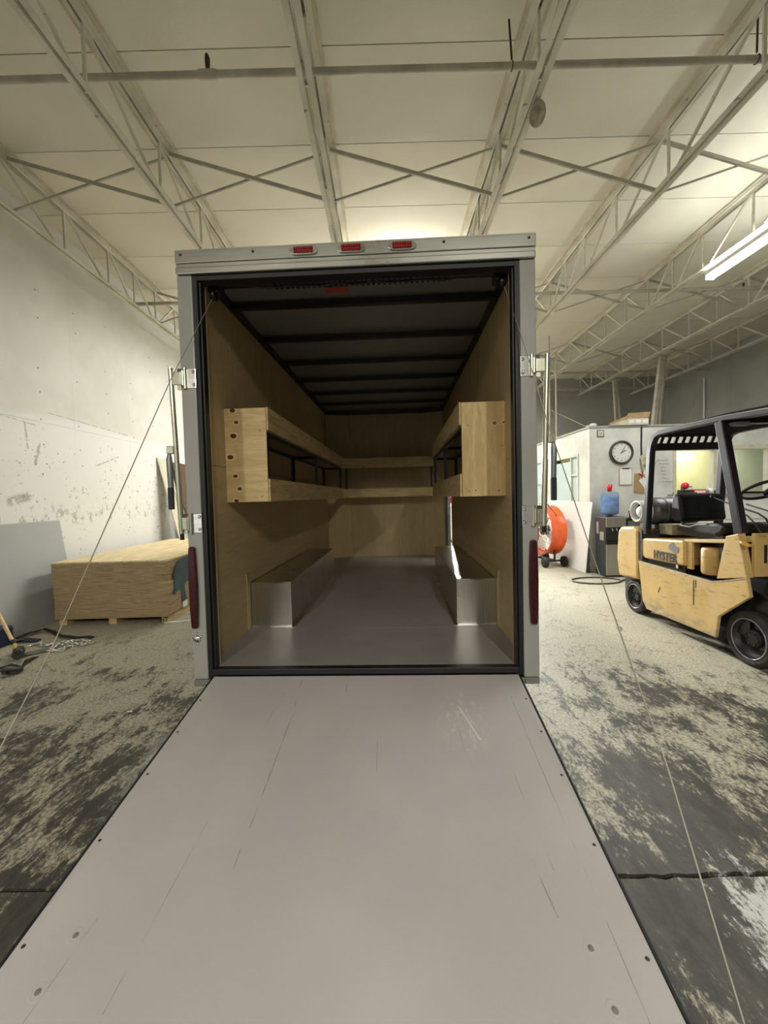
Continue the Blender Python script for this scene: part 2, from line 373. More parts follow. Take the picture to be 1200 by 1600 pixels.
# ================================================================== SETTING
XL, XR, YB, YF, H = -4.22, 8.85, 13.2, -9.0, 5.02
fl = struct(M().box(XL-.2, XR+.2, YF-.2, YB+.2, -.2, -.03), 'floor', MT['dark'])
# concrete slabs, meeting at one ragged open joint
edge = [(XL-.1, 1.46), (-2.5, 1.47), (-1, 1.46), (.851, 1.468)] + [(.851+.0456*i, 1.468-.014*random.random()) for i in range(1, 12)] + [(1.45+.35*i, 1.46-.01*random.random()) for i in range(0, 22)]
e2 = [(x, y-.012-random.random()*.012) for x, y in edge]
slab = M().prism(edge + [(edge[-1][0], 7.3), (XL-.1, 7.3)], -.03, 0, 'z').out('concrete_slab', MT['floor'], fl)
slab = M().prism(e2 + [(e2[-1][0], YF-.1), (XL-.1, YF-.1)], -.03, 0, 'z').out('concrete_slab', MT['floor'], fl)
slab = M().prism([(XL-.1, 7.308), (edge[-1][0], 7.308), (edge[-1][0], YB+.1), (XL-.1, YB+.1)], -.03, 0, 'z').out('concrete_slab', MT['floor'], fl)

wl = struct(M().box(XL-.15, XL-.012, YF, YB, -.03, 5.3), 'wall_left', MT['dark'])
for i in range(19):   # drywall sheets, with a course above
    y0 = YF + 1.22*i
    for z0, z1 in ((0, 2.44), (2.443, 4.88), (4.883, 5.02)):
        M().box(XL-.012, XL, y0+.001, min(y0+1.2195, YB), z0, z1).out('drywall_sheet', MT['wall'], wl)
nails = M()
for i, y in enumerate([3.9+.61*k for k in range(9)]):
    for z in [1.9+.31*k for k in range(8)]:
        yy, zz = y+random.uniform(-.03, .03), z+random.uniform(-.05, .05)
        if random.random() < .85: nails.lathe((XL, yy, zz), (1, 0, 0), [(.011, -.001), (.009, .0015), (0, .0018)], 6)
o = nails.out('nail_heads', MT['dark'], wl); o['kind'] = 'stuff'
wb = struct(M().box(XL-.2, XR+.2, YB+.012, YB+.2, -.03, 5.3), 'wall_back', MT['dark'])
for i in range(11):
    for j in range(5):
        M().box(XL+1.22*i+.002, min(XL+1.22*(i+1)-.002, XR), YB, YB+.012, j*1.22+.002, min(j*1.22+1.218, 5.02)).out('wall_panel', MT['block'], wb)
wr = struct(M().box(XR+.012, XR+.2, YF, YB, -.03, 5.3), 'wall_right', MT['dark'])
for i in range(19):
    M().box(XR, XR+.012, YF+1.22*i+.003, min(YF+1.22*(i+1)-.003, YB), 0, 5.02).out('wall_panel', MT['block'], wr)
struct(M().box(XL-.2, XR+.2, YF-.2, YF, -.03, 5.3), 'wall_front', MT['block'])
ce = struct(M().box(XL-.2, XR+.2, YF-.2, YB+.2, 5.045, 5.2), 'ceiling', MT['dark'])
JX = [-3.80, -2.14, -.50, 1.22, 2.88, 4.53, 6.22, 7.90]
bays = [XL]+JX+[XR]
for a, b in zip(bays[:-1], bays[1:]):
    base = None
    for k in range(25):
        y0 = 3.405-.914*14+.914*k
        if y0+.914 > YB+.5: break
        if base is None:
            base = M().box(a, b, .005, .909, 0, .025).out('ceiling_panel', MT['ceil'], ce); base.location = (0, y0, 5.02)
        else:
            o = dup(base, ce); o.location = (0, y0, 5.02)

# ================================================================== ROOF JOISTS
VY = [-8.6, -7.7, -6.8, -5.9, -5.0, -4.1, -3.2, -2.3, -1.4, -.5, .4, 1.3, 2.2, 3.15, 4.17, 5.08, 5.87, 6.46, 7.05, 7.7, 8.4, 9.2, 9.95, 10.7, 11.5, 12.3, 13.0]
ordn = ['first', 'second', 'third', 'fourth', 'fifth', 'sixth', 'seventh', 'eighth']
jl = ['cream open-web steel joist closest to the white left wall',
      'cream open-web steel joist second from the white left wall',
      'cream open-web steel joist over the trailer left half, its chipped lower chord overhead',
      'cream open-web joist over the trailer right half carrying the small hanging dome',
      'cream open-web joist first to the right of the trailer',
      'cream open-web joist with the lit tube light under it',
      'cream open-web joist standing on the two pale steel columns',
      'cream open-web steel joist furthest right, beside the grey right wall']
def make_joist():
    j = thing('roof_joist', jl[0], 'joist', (JX[0], 0, 5.02), 'open-web roof joists', world=False)
    M().box(-.09, .09, YF, YB, -.025, -.001).out('nailer', MT['nailer'], j)
    for s in (-1, 1):
        mb = M(); x0, x1 = (.014, .058) if s > 0 else (-.058, -.014)
        mb.box(x0, x1, YF, YB, -.034, -.026); mb.box(s*.014-.003, s*.014+.003, YF, YB, -.07, -.026)
        mb.out('top_chord', MT['joist'], j)
        mb = M(); mb.box(x0, x1, YF, YB, -.565, -.557); mb.box(s*.014-.003, s*.014+.003, YF, YB, -.557, -.52)
        mb.out('bottom_chord', MT['joist'], j)
    v0 = M().beam((0, 0, -.555), (0, 0, -.035), .024, .016).out('web_vertical', MT['joist'], j); v0.location = (0, VY[0], 0)
    for y in VY[1:]:
        o = dup(v0, j); o.location = (0, y, 0)
    for a, b in zip(VY[:-1], VY[1:]):
        if b <= 7.06: p, q = (0, a+.03, -.05), (0, b-.09, -.54)
        else: p, q = (0, a+.09, -.54), (0, b-.03, -.05)
        M().beam(p, q, .022, .026).out('web_diagonal', MT['joist'], j)
    return j
J0 = make_joist()
kids = list(J0.children)
joists = [J0]
for i in range(1, 8):
    j = J0.copy(); COL.objects.link(j); j.location = (JX[i], 0, 5.02); j['label'] = jl[i]
    for k in kids: dup(k, j)
    joists.append(j)
# crossed bridging between joists
rows = {4.33: 'nearest row', 7.1: 'middle row', 9.95: 'far row'}
bayn = ['', 'first and second joists', 'second and third joists', 'third and fourth joists', 'fourth and fifth joists', 'fifth and sixth joists', 'sixth and seventh joists', 'seventh and eighth joists']
for ry, rn in rows.items():
    for b in range(0, 8):
        x0, x1 = ([XL]+JX)[b], JX[b]
        if b == 0: continue
        t = thing('cross_bridging', 'crossed cream brace bars, %s, between the %s from the left' % (rn, bayn[b]), 'bridging', ((x0+x1)/2, ry, 4.46), 'crossed bridging braces')
        mb = M().beam((x0+.03, ry-.02, 4.965), (x1-.03, ry-.02, 4.475), .036, .006, (0, 1, 0)); mb.beam((x0+.03, ry-.005, 4.96), (x1-.03, ry-.005, 4.47), .006, .03, (0, 1, 0))
        mb.out('brace_bar', MT['pipe'], t)
        M().beam((x0+.03, ry+.02, 4.475), (x1-.03, ry+.02, 4.965), .02, .006, (0, 1, 0)).beam((x0+.03, ry+.033, 4.475), (x1-.03, ry+.033, 4.965), .005, .02, (0, 1, 0)).out('brace_bar', MT['pipe'], t)

WLX, WLY = 1.47, 10.5
# ================================================================== PIPES, LAMPS UNDER THE ROOF
t = thing('sprinkler_pipe', 'thick cream sprinkler pipe crossing the ceiling above the near joists', 'pipe', (2.3, 3.28, 4.65), 'sprinkler pipes')
M().tube([(XL, 3.28, 4.7), (XR, 3.28, 4.7)], .025, 16).out('pipe_run', MT['pipe'], t)
for x in (-1.28, 5.3):
    M().tube([(x-.075, 3.28, 4.7), (x-.06, 3.28, 4.7), (x+.06, 3.28, 4.7), (x+.075, 3.28, 4.7)], [.027, .033, .033, .027], 16).out('coupling', MT['pipe'], t)
    M().tube([(x, 3.28, 4.725), (x, 3.28, 4.82), (x-.005, 3.28, 4.85)], [.016, .02, .012], 10).out('sprinkler_head', MT['rust'], t)
for x in (-3.75, 1.06, 2.94):
    M().torus((x, 3.28, 4.7), (1, 0, 0), .028, .004, 16, 6).out('hanger_ring', MT['rust'], t)
    M().tube([(x, 3.28, 4.75), (x-.03, 3.24, 5.0)], .008, 6).out('hanger_rod', MT['rust'], t)
t = thing('sprinkler_pipe', 'thinner cream sprinkler pipe running behind the trailer roof towards the right wall', 'pipe', (2.3, 6.9, 4.68), 'sprinkler pipes')
M().tube([(XL+.08, 6.9, 4.7), (XR, 6.9, 4.7)], .028, 12).out('pipe_run', MT['pipe'], t)
M().tube([(XL+.08, 6.9, 4.7), (XL+.08, 6.9, 4.8)], .028, 12).out('pipe_elbow', MT['rust'], t)
for x in (2.95, 6.0):
    M().tube([(x, 6.9, 4.73), (x, 6.9, 4.78)], [.012, .016], 8).out('sprinkler_head', MT['rust'], t)
for y, z, r, lb in ((11.2, 4.62, .03, 'thin grey pipe under the far ceiling, nearer of the two before the back wall'), (12.7, 4.55, .03, 'thin grey pipe under the far ceiling, closest to the back wall')):
    single(M().tube([(2, y, z), (XR, y, z)], r, 10), 'ceiling_pipe', MT['pipe'], lb, 'pipe', 'far ceiling pipes')
single(M().tube([(XR-.03, 11.35, 0), (XR-.03, 11.35, 4.45)], .028, 10), 'wall_conduit', MT['white'], 'upright cream conduit standing against the grey right wall', 'pipe')
for i, (x, y, z0, lb) in enumerate(((3.78, 9.0, 2.53, 'upright cream pipe rising from the office roof, right one of the pair'), (3.76, 9.3, 2.53, 'upright cream pipe rising from the office roof, left one of the pair'))):
    single(M().tube([(x, y, z0), (x, y, 4.45 if i == 0 else 4.9)], .017, 8), 'riser_pipe', MT['pipe'], lb, 'pipe', 'riser pipes on the office roof')
single(M().tube([(3.66, 9.0, 3.2), (3.9, 8.4, 2.85), (4.15, 8.0, 2.56)], .006, 6), 'guy_wire', MT['rope'], 'thin pale wire slanting down to the office roof', 'wire')
# columns
for x, y, bx, lb, cw in ((6.38, 9.45, 5.85, 'pale square steel column behind the office, nearer and thicker of two', .10), (6.38, 11.4, 6.62, 'pale steel column behind the office, further and thinner of two', .07)):
    t = thing('steel_column', lb, 'column', (bx, y, 0), 'columns under the joist')
    M().beam((bx, y, 0), (x, y, 4.45), cw, cw, (0, 1, 0)).out('post', MT['pipe'], t, .01)
    M().box(x-.14, x+.14, y-.1, y+.1, 4.435, 4.455).out('cap_plate', MT['pipe'], t)
    M().beam((bx+.28, y+.12, 0), (x+.12, y+.05, 4.43), .035, .035, (0, 1, 0)).out('side_brace', MT['pipe'], t)
    M().box(bx-.15, bx+.36, y-.12, y+.2, 0, .02).out('base_plate', MT['pipe'], t)

d1 = struct(M().box(1.7, 2.7, YB-.05, YB-.002, 0, 2.15), 'door_1', MT['white'])
M().box(1.62, 1.7, YB-.07, YB-.002, 0, 2.23).out('door_frame', MT['greyp'], d1); M().box(2.7, 2.78, YB-.07, YB-.002, 0, 2.23).out('door_frame', MT['greyp'], d1); M().box(1.7, 2.7, YB-.07, YB-.002, 2.15, 2.23).out('door_frame', MT['greyp'], d1)
M().box(1.85, 2.45, YB-.06, YB-.05, 1.15, 1.35).out('red_plate', MT['redl'], d1); M().tube([(1.8, YB-.09, 1.02), (2.6, YB-.09, 1.02)], .015, 8).out('push_bar', MT['chrome'], d1)
# tube lights
def tube_light(x, y, z, length, watts, col, label):
    t = thing('tube_light', label, 'light', (x, y, z), 'fluorescent tube lights')
    y0, y1 = y-length/2, y+length/2
    M().box(x-.06, x+.06, y0, y1, z+.03, z+.09).out('fixture_body', MT['white'], t, .006)
    for s in (-1, 1):
        M().box(x-.06, x+.06, (y0 if s < 0 else y1-.012), (y0+.012 if s < 0 else y1), z-.03, z+.05).out('end_cap', MT['white'], t)
        M().tube([(x+s*.032, y0+.02, z), (x+s*.032, y1-.02, z)], .025, 10).out('tube', MT['tube'], t)
    for yy in (y0+.3, y1-.3): M().tube([(x, yy, z+.09), (x, yy, 4.455 if min(abs(x-q) for q in JX) < .05 else 5.0)], .004, 6).out('hanging_wire', MT['iron'], t)
    a = area('tube_light_lamp', (x, y, z-.035), .14, length, watts, col)
    a.parent = t; a.location = (0, 0, -.035)
    u = area('tube_light_uplight', (0, 0, 0), .14, length, watts*(.42 if y > 0 else .05), col, (PI, 0, 0)); u.parent = t; u.location = (0, 0, .1)
    return t
tl = ['lit white tube light hanging over the front of the trailer roof, beyond its door',
      'lit white tube light hanging beyond the trailer nose, before the back wall',
      'lit white tube light hanging near the left wall past the plywood',
      'lit white tube light glowing at the right edge over the forklift',
      'lit white tube light behind the viewer, left one',
      'lit white tube light behind the viewer, right one']
for L_, lb in zip([l for l in LAMPS if l[4]], tl): tube_light(*L_, lb)

t = thing('work_light', 'lit work light on a stand beyond the trailer side door', 'light', (WLX, WLY, 0))
M().tube([(WLX, WLY, .35), (WLX, WLY, 2.05)], .018, 10).out('stand_pole', MT['blackp'], t)
for k in range(3):
    an = 2*PI*k/3+.5; M().tube([(WLX, WLY, .5), (WLX+.45*math.cos(an), WLY+.45*math.sin(an), .015)], .012, 8).out('stand_leg', MT['blackp'], t)
M().box(WLX-.20, WLX+.20, WLY-.04, WLY+.06, 2.02, 2.32).out('lamp_head', MT['orange'], t, .01)
M().box(WLX-.17, WLX+.17, WLY-.05, WLY-.04, 2.05, 2.29).out('lamp_glass', MT['tube'], t)
a1 = area('work_light_lamp', (0, 0, 0), .34, .24, 130, NEUT, (math.radians(-75), 0, 0)); a1.data.spread = math.radians(60); a1.parent = t; a1.location = (0, -.06, 2.17)
t = thing('hanging_dome', 'small dusty cream dome hanging by wires from the joist above the trailer', 'lamp', (1.27, 3.33, 4.3))
dc, da = Vector((1.27, 3.33, 4.385)), Vector((.35, -.55, -.45)).normalized()
M().lathe(dc, da, [(.004, -.055), (.04, -.05), (.068, -.03), (.08, 0), (.082, .006), (.076, .006), (.06, .012), (.02, .02), (.002, .022)], 24).out('dome_shell', MT['domew'], t)
M().tube([dc+Vector((.02, 0, .06)), (1.225, 3.33, 4.46)], .003, 6).out('hanging_wire', MT['iron'], t)
M().tube([dc+Vector((.0, .02, .065)), (1.25, 3.33, 4.46)], .003, 6).out('hanging_wire', MT['iron'], t)

# ================================================================== TRAILER
TY = math.radians(-2.174)
T = thing('cargo_trailer', 'grey enclosed cargo trailer, rear ramp lowered, with a wooden-lined interior', 'trailer', (-.1431, 2.3292, 0), rotz=TY, world=False)
def P(mb, name, m, parent=None, bevel=0, label=None):
    o = mb.out(name, m, parent or T, bevel)
    if label: o['label'] = label
    return o
ZF = .439
floor_t = P(M().box(-.965, .965, .012, 4.45, .36, .415), 'chassis_deck', MT['blackp'])
for y0, y1 in ((.03, .70), (.703, 1.91), (1.913, 3.13), (3.133, 4.42)):
    P(M().box(-.94, .94, y0, y1, .415, ZF), 'floor_panel', MT['tfloor'])
# wall lining
DY0, DY1, DZ1 = 3.36, 4.0, 1.6
def lin(s, y0, y1, z0, z1, m='luan'):
    x0, x1 = sorted((s*.94, s*.951)); P(M().box(x0, x1, y0+.001, y1-.001, z0, z1), 'wall_lining', MT[m])
for s in (-1, 1):
    for z0, z1, m in ((ZF, 1.642, 'luanh'), (1.645, 2.79, 'luan')):
        lin(s, .03, 2.5, z0, z1, m)
        if s < 0: lin(s, 2.503, 4.33, z0, z1, m)
        elif z0 < 1:
            lin(s, 2.503, DY0, z0, z1, m); lin(s, DY1, 4.33, z0, z1, m)
        else:
            lin(s, 2.503, 4.33, z0, z1, m)
P(M().box(-.572, .572, 4.39, 4.402, ZF, 2.79), 'front_lining', MT['luan'])
for s in (-1, 1):
    P(M().prism([(s*.575, 4.388), (s*.94, 4.275), (s*.945, 4.287), (s*.575, 4.4)], ZF, 2.79, 'z'), 'corner_lining', MT['luan'])
# outer skin and roof
P(M().box(-.988, -.953, .05, 4.45, .38, 2.8), 'side_skin', MT['alu'])
mb = M().box(.953, .988, .05, DY0, .38, 2.8).box(.953, .988, DY1, 4.45, .38, 2.8).box(.953, .988, DY0, DY1, DZ1, 2.8).box(.953, .988, DY0, DY1, .38, .45)
P(mb, 'side_skin', MT['alu'])
P(M().prism([(-.988, 4.45), (.988, 4.45), (.6, 4.62), (-.6, 4.62)], .38, 2.8, 'z'), 'nose_cap', MT['alu'], bevel=.02)
P(M().box(-.988, .988, .05, 4.6, 2.80, 2.815), 'roof_sheet', MT['roofskin'])
for k in range(7):
    y = .53+.61*k
    P(M().box(-.93, .93, y, y+.045, 2.745, 2.785), 'roof_bow', MT['blackp'])
for s in (-1, 1):
    x0, x1 = sorted((s*.905, s*.952)); P(M().box(x0, x1, .05, 4.27, 2.755, 2.80), 'top_rail', MT['blackp'])
    P(M().beam((s*.92, 4.26, 2.775), (s*.57, 4.37, 2.775), .04, .05), 'front_rail', MT['blackp'])
P(M().box(-.58, .58, 4.345, 4.39, 2.755, 2.80), 'front_rail', MT['blackp'])
# door opening on the right wall
x0, x1 = .935, .995
P(M().box(x0, x1, DY0-.02, DY0, ZF, DZ1+.02), 'door_jamb', MT['luan']); P(M().box(x0, x1, DY1, DY1+.03, ZF, DZ1+.02), 'door_jamb', MT['black'])
P(M().box(x0, x1, DY0, DY1, DZ1, DZ1+.03), 'door_jamb', MT['black'])
# rear frame
for s in (-1, 1):
    x0, x1 = sorted((s*.990, s*.905)); j = P(M().box(x0, x1, -.03, .06, .385, 2.68), 'door_jamb', MT['jamb'], bevel=.006)
    x0, x1 = sorted((s*.905, s*.88)); P(M().box(x0, x1, -.022, .05, .40, 2.68), 'rubber_seal', MT['black'])
    x0, x1 = sorted((s*.88, s*.868)); P(M().box(x0, x1, -.004, .05, ZF, 2.66), 'seal_lip', MT['black'], bevel=.004)
    x0, x1 = sorted((s*.868, s*.945)); P(M().box(x0, x1, .05, .062, ZF, 2.68), 'inner_jamb_trim', MT['luan'])
    # hinge foot of the ramp, bolted under the jamb
    x0, x1 = sorted((s*.99, s*.87)); P(M().box(x0, x1, -.028, .05, .345, .383), 'ramp_hinge_foot', MT['alu'])
    P(M().lathe((s*.915, -.03, .362), (0, -1, 0), [(.009, 0), (.007, .005), (0, .007)], 10), 'bolt', MT['chrome'])
P(M().box(-.91, .91, -.02, .03, .405, ZF), 'door_sill', MT['black'], bevel=.003)
P(M().box(-.993, .993, -.035, .07, 2.745, 2.812), 'header', MT['alu_h'], bevel=.004)
P(M().box(-.990, .990, -.028, .07, 2.722, 2.7435), 'header_groove', MT['alu_h'])
P(M().box(-.990, .990, -.042, .07, 2.682, 2.72), 'header_lip', MT['alu_h'], bevel=.006)
P(M().box(-.905, .905, -.02, .05, 2.655, 2.68), 'rubber_seal', MT['black'])
P(M().box(-.993, .993, -.03, .07, 2.812, 2.82), 'header_cap', MT['galv'])
for x in (-.96, -.55, .50, .955):
    P(M().lathe((x, -.036, 2.79), (0, -1, 0), [(.008, 0), (.006, .004), (0, .005)], 8), 'rivet', MT['iron'])
# marker lamps
for x in (-.267, -.005, .273):
    mb = M(); pl = [(x+.078*math.copysign(abs(math.cos(a))**.55, math.cos(a)), 2.777+.024*math.copysign(abs(math.sin(a))**.8, math.sin(a))) for a in [2*PI*i/24 for i in range(24)]]
    b = P(mb.prism(pl, -.035, -.047, 'y'), 'marker_light', MT['chrome'], bevel=.003)
    P(M().box(x-.053, x+.053, -.056, -.046, 2.763, 2.793), 'red_lens', MT['redl'], b, .004, 'bright red lens')
    g = M()
    for i in range(8): g.box(x-.05+.0135*i, x-.047+.0135*i, -.0575, -.055, 2.765, 2.791)
    g.box(x-.053, x+.053, -.0575, -.055, 2.777, 2.7795); P(g, 'lens_ribs', MT['red'], b)
# torsion spring behind the header, and cable pulleys
P(M().tube([(-.86, .13, 2.70), (.86, .13, 2.70)], .022, 12), 'spring_shaft', MT['blackp'])
pts = [(-.5+1.05*i/360, .13+.032*math.cos(i*PI/5.5), 2.70+.032*math.sin(i*PI/5.5)) for i in range(361)]
P(M().tube(pts, .006, 5), 'torsion_spring', MT['blackp'])
for s in (-1, 1):
    P(M().box(min(s*.80, s*.87), max(s*.80, s*.87), .08, .17, 2.64, 2.76), 'pulley_bracket', MT['blackp'], bevel=.006)
    P(M().lathe((s*.84, .10, 2.63), (1, 0, 0), [(0, -.012), (.035, -.012), (.028, 0), (.035, .012), (0, .012)], 16), 'cable_pulley', MT['blackp'])
pts = [(-.6+.1*i, .07, 2.655-.018*abs(math.sin(i*1.3))) for i in range(13)]
P(M().tube(pts, .004, 5), 'loose_wire', MT['black'])
P(M().box(-.235, -.085, .395, .465, 2.788, 2.798), 'roof_sticker', MT['redtag'], label='orange-red sticker on the dark roof')
# tail lamps
for s in (-1, 1):
    c = .96*s-.002; zs = [.69, .70, .80, .93, 1.05, 1.15, 1.16]; ws = [.014, .018, .023, .0255, .023, .018, .014]
    pl = [(c+w_, z) for w_, z in zip(ws, zs)] + [(c-w_, z) for w_, z in zip(ws[::-1], zs[::-1])]
    l = P(M().prism(pl, -.031, -.055, 'y'), 'tail_light', MT['red'], bevel=.007, label='long dark red tail lamp')
o = P(M().lathe((-.957, -.03, .625), (0, -1, 0), [(.024, 0), (.022, .008), (.012, .014), (0, .016)], 16), 'plug_socket', MT['chrome'])
for dx, dz in ((0, .03), (0, -.03), (-.024, .012), (.022, .014)):
    P(M().lathe((-.957+dx, -.03, .625+dz), (0, -1, 0), [(.009, 0), (.007, .006), (0, .008)], 8), 'screw', MT['chrome'], o)
# lock rods with hinges and lever
for s in (-1, 1):
    rod = P(M().tube([(s*1.045, -.035, 2.17), (s*1.018, -.035, 1.235)], .0135, 12), 'lock_rod', MT['zinc'])
    P(M().tube([(s*1.029, -.036, 1.60), (s*1.018, -.036, 1.235)], .0155, 12), 'rod_sleeve', MT['zinc'], rod)
    P(M().tube([(s*1.019, -.036, 1.24), (s*1.018, -.036, 1.20)], .012, 10), 'rod_end', MT['blackp'], rod)
    for zc in (2.11, 1.293):
        hg = P(M().box(*sorted((s*.902, s*.958)), -.034, -.029, zc-.056, zc+.056), 'hinge', MT['chrome'], bevel=.004)
        P(M().tube([(s*.962, -.038, zc-.058), (s*.962, -.038, zc+.058)], .011, 12), 'hinge_barrel', MT['zinc'], hg)
        P(M().tube([(s*.973, -.04, zc-.04), (s*.973, -.04, zc+.04)], .0125, 12), 'hinge_knuckle', MT['zinc'], hg)
        P(M().box(*sorted((s*.982, s*1.032)), -.047, -.040, zc-.036, zc+.036), 'rod_clamp', MT['zinc'], hg, .003)
        P(M().box(*sorted((s*.985, s*1.005)), -.038, -.02, zc+.03, zc+.055), 'clamp_bolt', MT['iron'], hg)
        P(M().box(*sorted((s*.985, s*1.008)), -.038, -.02, zc-.06, zc-.035), 'clamp_plate', MT['zinc'], hg)
        for dz in (-.036, .036): P(M().lathe((s*.914, -.034, zc+dz), (0, -1, 0), [(.010, 0), (.008, .004), (0, .006)], 10), 'hinge_bolt', MT['chrome'], hg)
    lv = P(M().box(*sorted((s*1.045, s*1.085)), -.045, -.02, 1.69, 1.735), 'lock_lever', MT['zinc'], bevel=.004)
    P(M().tube([(s*1.075, -.03, 1.69), (s*1.078, -.03, 1.66), (s*1.074, -.03, 1.5)], [.010, .017, .016], 10), 'lever_arm', MT['steelgrey'], lv)
    P(M().box(*sorted((s*1.062, s*1.09)), -.042, -.018, 1.375, 1.5), 'lever_grip', MT['black'], lv, .004, 'black rubber grip')
# wheel boxes
for s in (-1, 1):
    xi = -.622 if s < 0 else .643
    wbx = P(M().box(*sorted((s*.939, xi)), .754, 2.78, ZF+.001, .783), 'wheel_box', MT['galv'], bevel=.003)
    P(M().box(*sorted((xi, xi-s*.028)), .745, 2.66, ZF, ZF+.004), 'floor_flange', MT['galv'], wbx)
    P(M().box(*sorted((s*.935, xi-s*.02)), .728, .754, ZF, ZF+.004), 'front_flange', MT['chrome'], wbx)
    P(M().box(*sorted((xi+s*.001, xi-s*.003)), .750, .762, ZF, .785), 'corner_fold', MT['chrome'], wbx)
    P(M().box(*sorted((s*.935, xi)), .7505, .7545, .778, .786), 'top_fold', MT['chrome'], wbx)
    for k in range(7): P(M().lathe((xi-s*.015, .76+.31*k, ZF+.004), (0, 0, 1), [(.007, 0), (.005, .003), (0, .004)], 8), 'rivet', MT['chrome'], wbx)
    P(M().box(*sorted((s*.939, s*.932)), .70, 2.85, .79, .86), 'lining_cover', MT['luanh']); P(M().box(*sorted((s*.939, s*.932)), .69, .745, ZF, .86), 'lining_cover', MT['luan'])
    for yy in (1.36, 2.16):
        w0 = P(M().lathe((s*.80, yy, .31), (1, 0, 0), [(.19, -.08), (.30, -.085), (.31, -.06), (.31, .06), (.30, .085), (.19, .08)], 28), 'tyre', MT['tyre'])
        P(M().lathe((s*.80, yy, .31), (1, 0, 0), [(0, -.05), (.19, -.06), (.19, .06), (0, .05)], 20), 'wheel_rim', MT['galv'], w0)
for yy in (1.36, 2.16): P(M().tube([(-.72, yy, .31), (.72, yy, .31)], .03, 10), 'axle', MT['blackp'])
P(M().beam((-.75, 4.5, .39), (0, 5.9, .42), .06, .1).beam((.75, 4.5, .39), (0, 5.9, .42), .06, .1), 'tongue_frame', MT['blackp'])
P(M().tube([(0, 5.75, .0), (0, 5.75, .9)], .03, 12), 'tongue_jack', MT['blackp'])
# ramp door
SL = .171
R0 = Vector((0, -.012, .400)); RL = 2.34; rd = Vector((0, -1, -SL)).normalized(); rn = Vector((0, -SL, 1)).normalized()
ramp = bpy.data.objects.new('ramp_door', None); COL.objects.link(ramp); ramp.parent = T; ramp['label'] = 'lowered ramp with a grey-mauve painted deck'
ang = math.atan(SL); ramp.location = R0; ramp.rotation_euler = (ang, 0, 0)   # local y runs up the slope
def R(mb, name, m, bevel=0): return mb.out(name, m, ramp, bevel)
R(M().box(-.872, .872, -RL, -.012, -.02, .0), 'ramp_panel', MT['ramp'])
R(M().box(-.872, .872, -RL, -.005, -.042, -.0205), 'ramp_underside', MT['alu'])
for s in (-1, 1): R(M().box(*sorted((s*.872, s*.883)), -RL, -.008, -.04, .003), 'edge_trim', MT['black'], .003)
R(M().box(-.889, .889, -RL-.012, -RL, -.036, -.003), 'ramp_toe', MT['alu'])
R(M().tube([(-.87, 0, -.018), (.87, 0, -.018)], .012, 10), 'hinge_rod', MT['blackp'])
for c in ((.716, -1.25), (.719, -1.37), (-.723, -1.243), (-.728, -1.363)):
    R(M().lathe((c[0], c[1], -.0005), (0, 0, 1), [(.024, -.0005), (.021, .0008), (.016, .0008), (.012, .0001), (.009, .0012), (0, .0016)], 20), 'sunken_bolt', MT['ramp'])
    R(M().lathe((c[0], c[1], .0004), (0, 0, 1), [(.0085, 0), (.007, .0012), (0, .0014)], 14), 'bolt_head', MT['boltm'])
for s in (-1, 1):
    for yy in (-.22, -.45, -.69, -.97, -1.27, -1.6): R(M().lathe((s*.853, yy, 0), (0, 0, 1), [(.006, 0), (.004, .0015), (0, .002)], 8), 'screw', MT['iron'])
    R(M().torus((s*.90, -1.70, .02), (1, 0, 0), .02, .004, 14, 6), 'cable_eye', MT['chrome'])
# lift cables
P(M().tube([(-.842, .10, 2.62), (-.93, -.233, 2.058), (-.93, -1.029, .951), (-.93, -1.221, .726), (-.905, -1.68, .13)], .0022, 6), 'lift_cable', MT['rope'])
P(M().tube([(.850, .10, 2.62), (.905, -.10, 2.2), (.925, -.33, 1.80), (.93, -.771, 1.223), (.93, -1.215, .686), (.93, -1.472, .29), (.905, -1.66, .13)], .0022, 6), 'lift_cable', MT['rope'])

# ---- shelves fixed on the trailer walls (things of their own)
def shelf_unit(name, label, mats, s, xin, y0, y1, posts):
    t = thing(name, label, 'shelf', (0, 0, 0), 'plywood wall shelves in the trailer', world=False)
    t.location = T.location; t.rotation_euler = (0, 0, TY)
    Q = lambda mb, n, m, b=0: mb.out(n, MT[m], t, b)
    xo = s*.9385
    Q(M().box(*sorted((xo, xin+s*.004)), y0-.012, y0, 1.405, 2.033), 'end_panel', mats)
    for z0, z1, nm in ((1.885, 2.035, 'upper_lip'), (1.405, 1.558, 'lower_lip')):
        Q(M().box(*sorted((xin, xin-s*.012)), y0-.014, y1, z0, z1), nm, 'lip')
    for z in (1.875, 1.41): Q(M().box(*sorted((xo, xin)), y0, y1, z, z+.012), 'shelf_board', 'shelf')
    # black steel frame
    for xx in (xin+s*.02, xo-s*.018):
        for z in (1.862, 1.436): Q(M().box(xx-.013, xx+.013, y0+.002, y1, z-.012, z+.012), 'frame_rail', 'blackp')
        for yy in posts: Q(M().box(xx-.013, xx+.013, yy, yy+.028, 1.45, 1.85), 'frame_post', 'blackp')
    for yy in posts: Q(M().box(*sorted((xo-s*.03, xin+s*.03)), yy, yy+.028, 1.846, 1.872), 'cross_bar', 'blackp')
    for zz in (1.44, 1.88):
        Q(M().lathe((xin+s*.045, y0-.012, zz), (0, -1, 0), [(.006, 0), (.005, .002), (0, .003)], 8), 'screw', 'chrome')
    return t
shelf_unit('wall_shelf', 'long plywood shelf on the trailer left wall with a knotty pine end panel', 'pine', -1, -.652, .42, 3.93, (.435, 2.1, 3.88))
shelf_unit('wall_shelf', 'shorter plywood shelf on the trailer right wall with an upright-grained end panel', 'pine2', 1, .648, .467, 2.78, (.482, 1.6, 2.74))
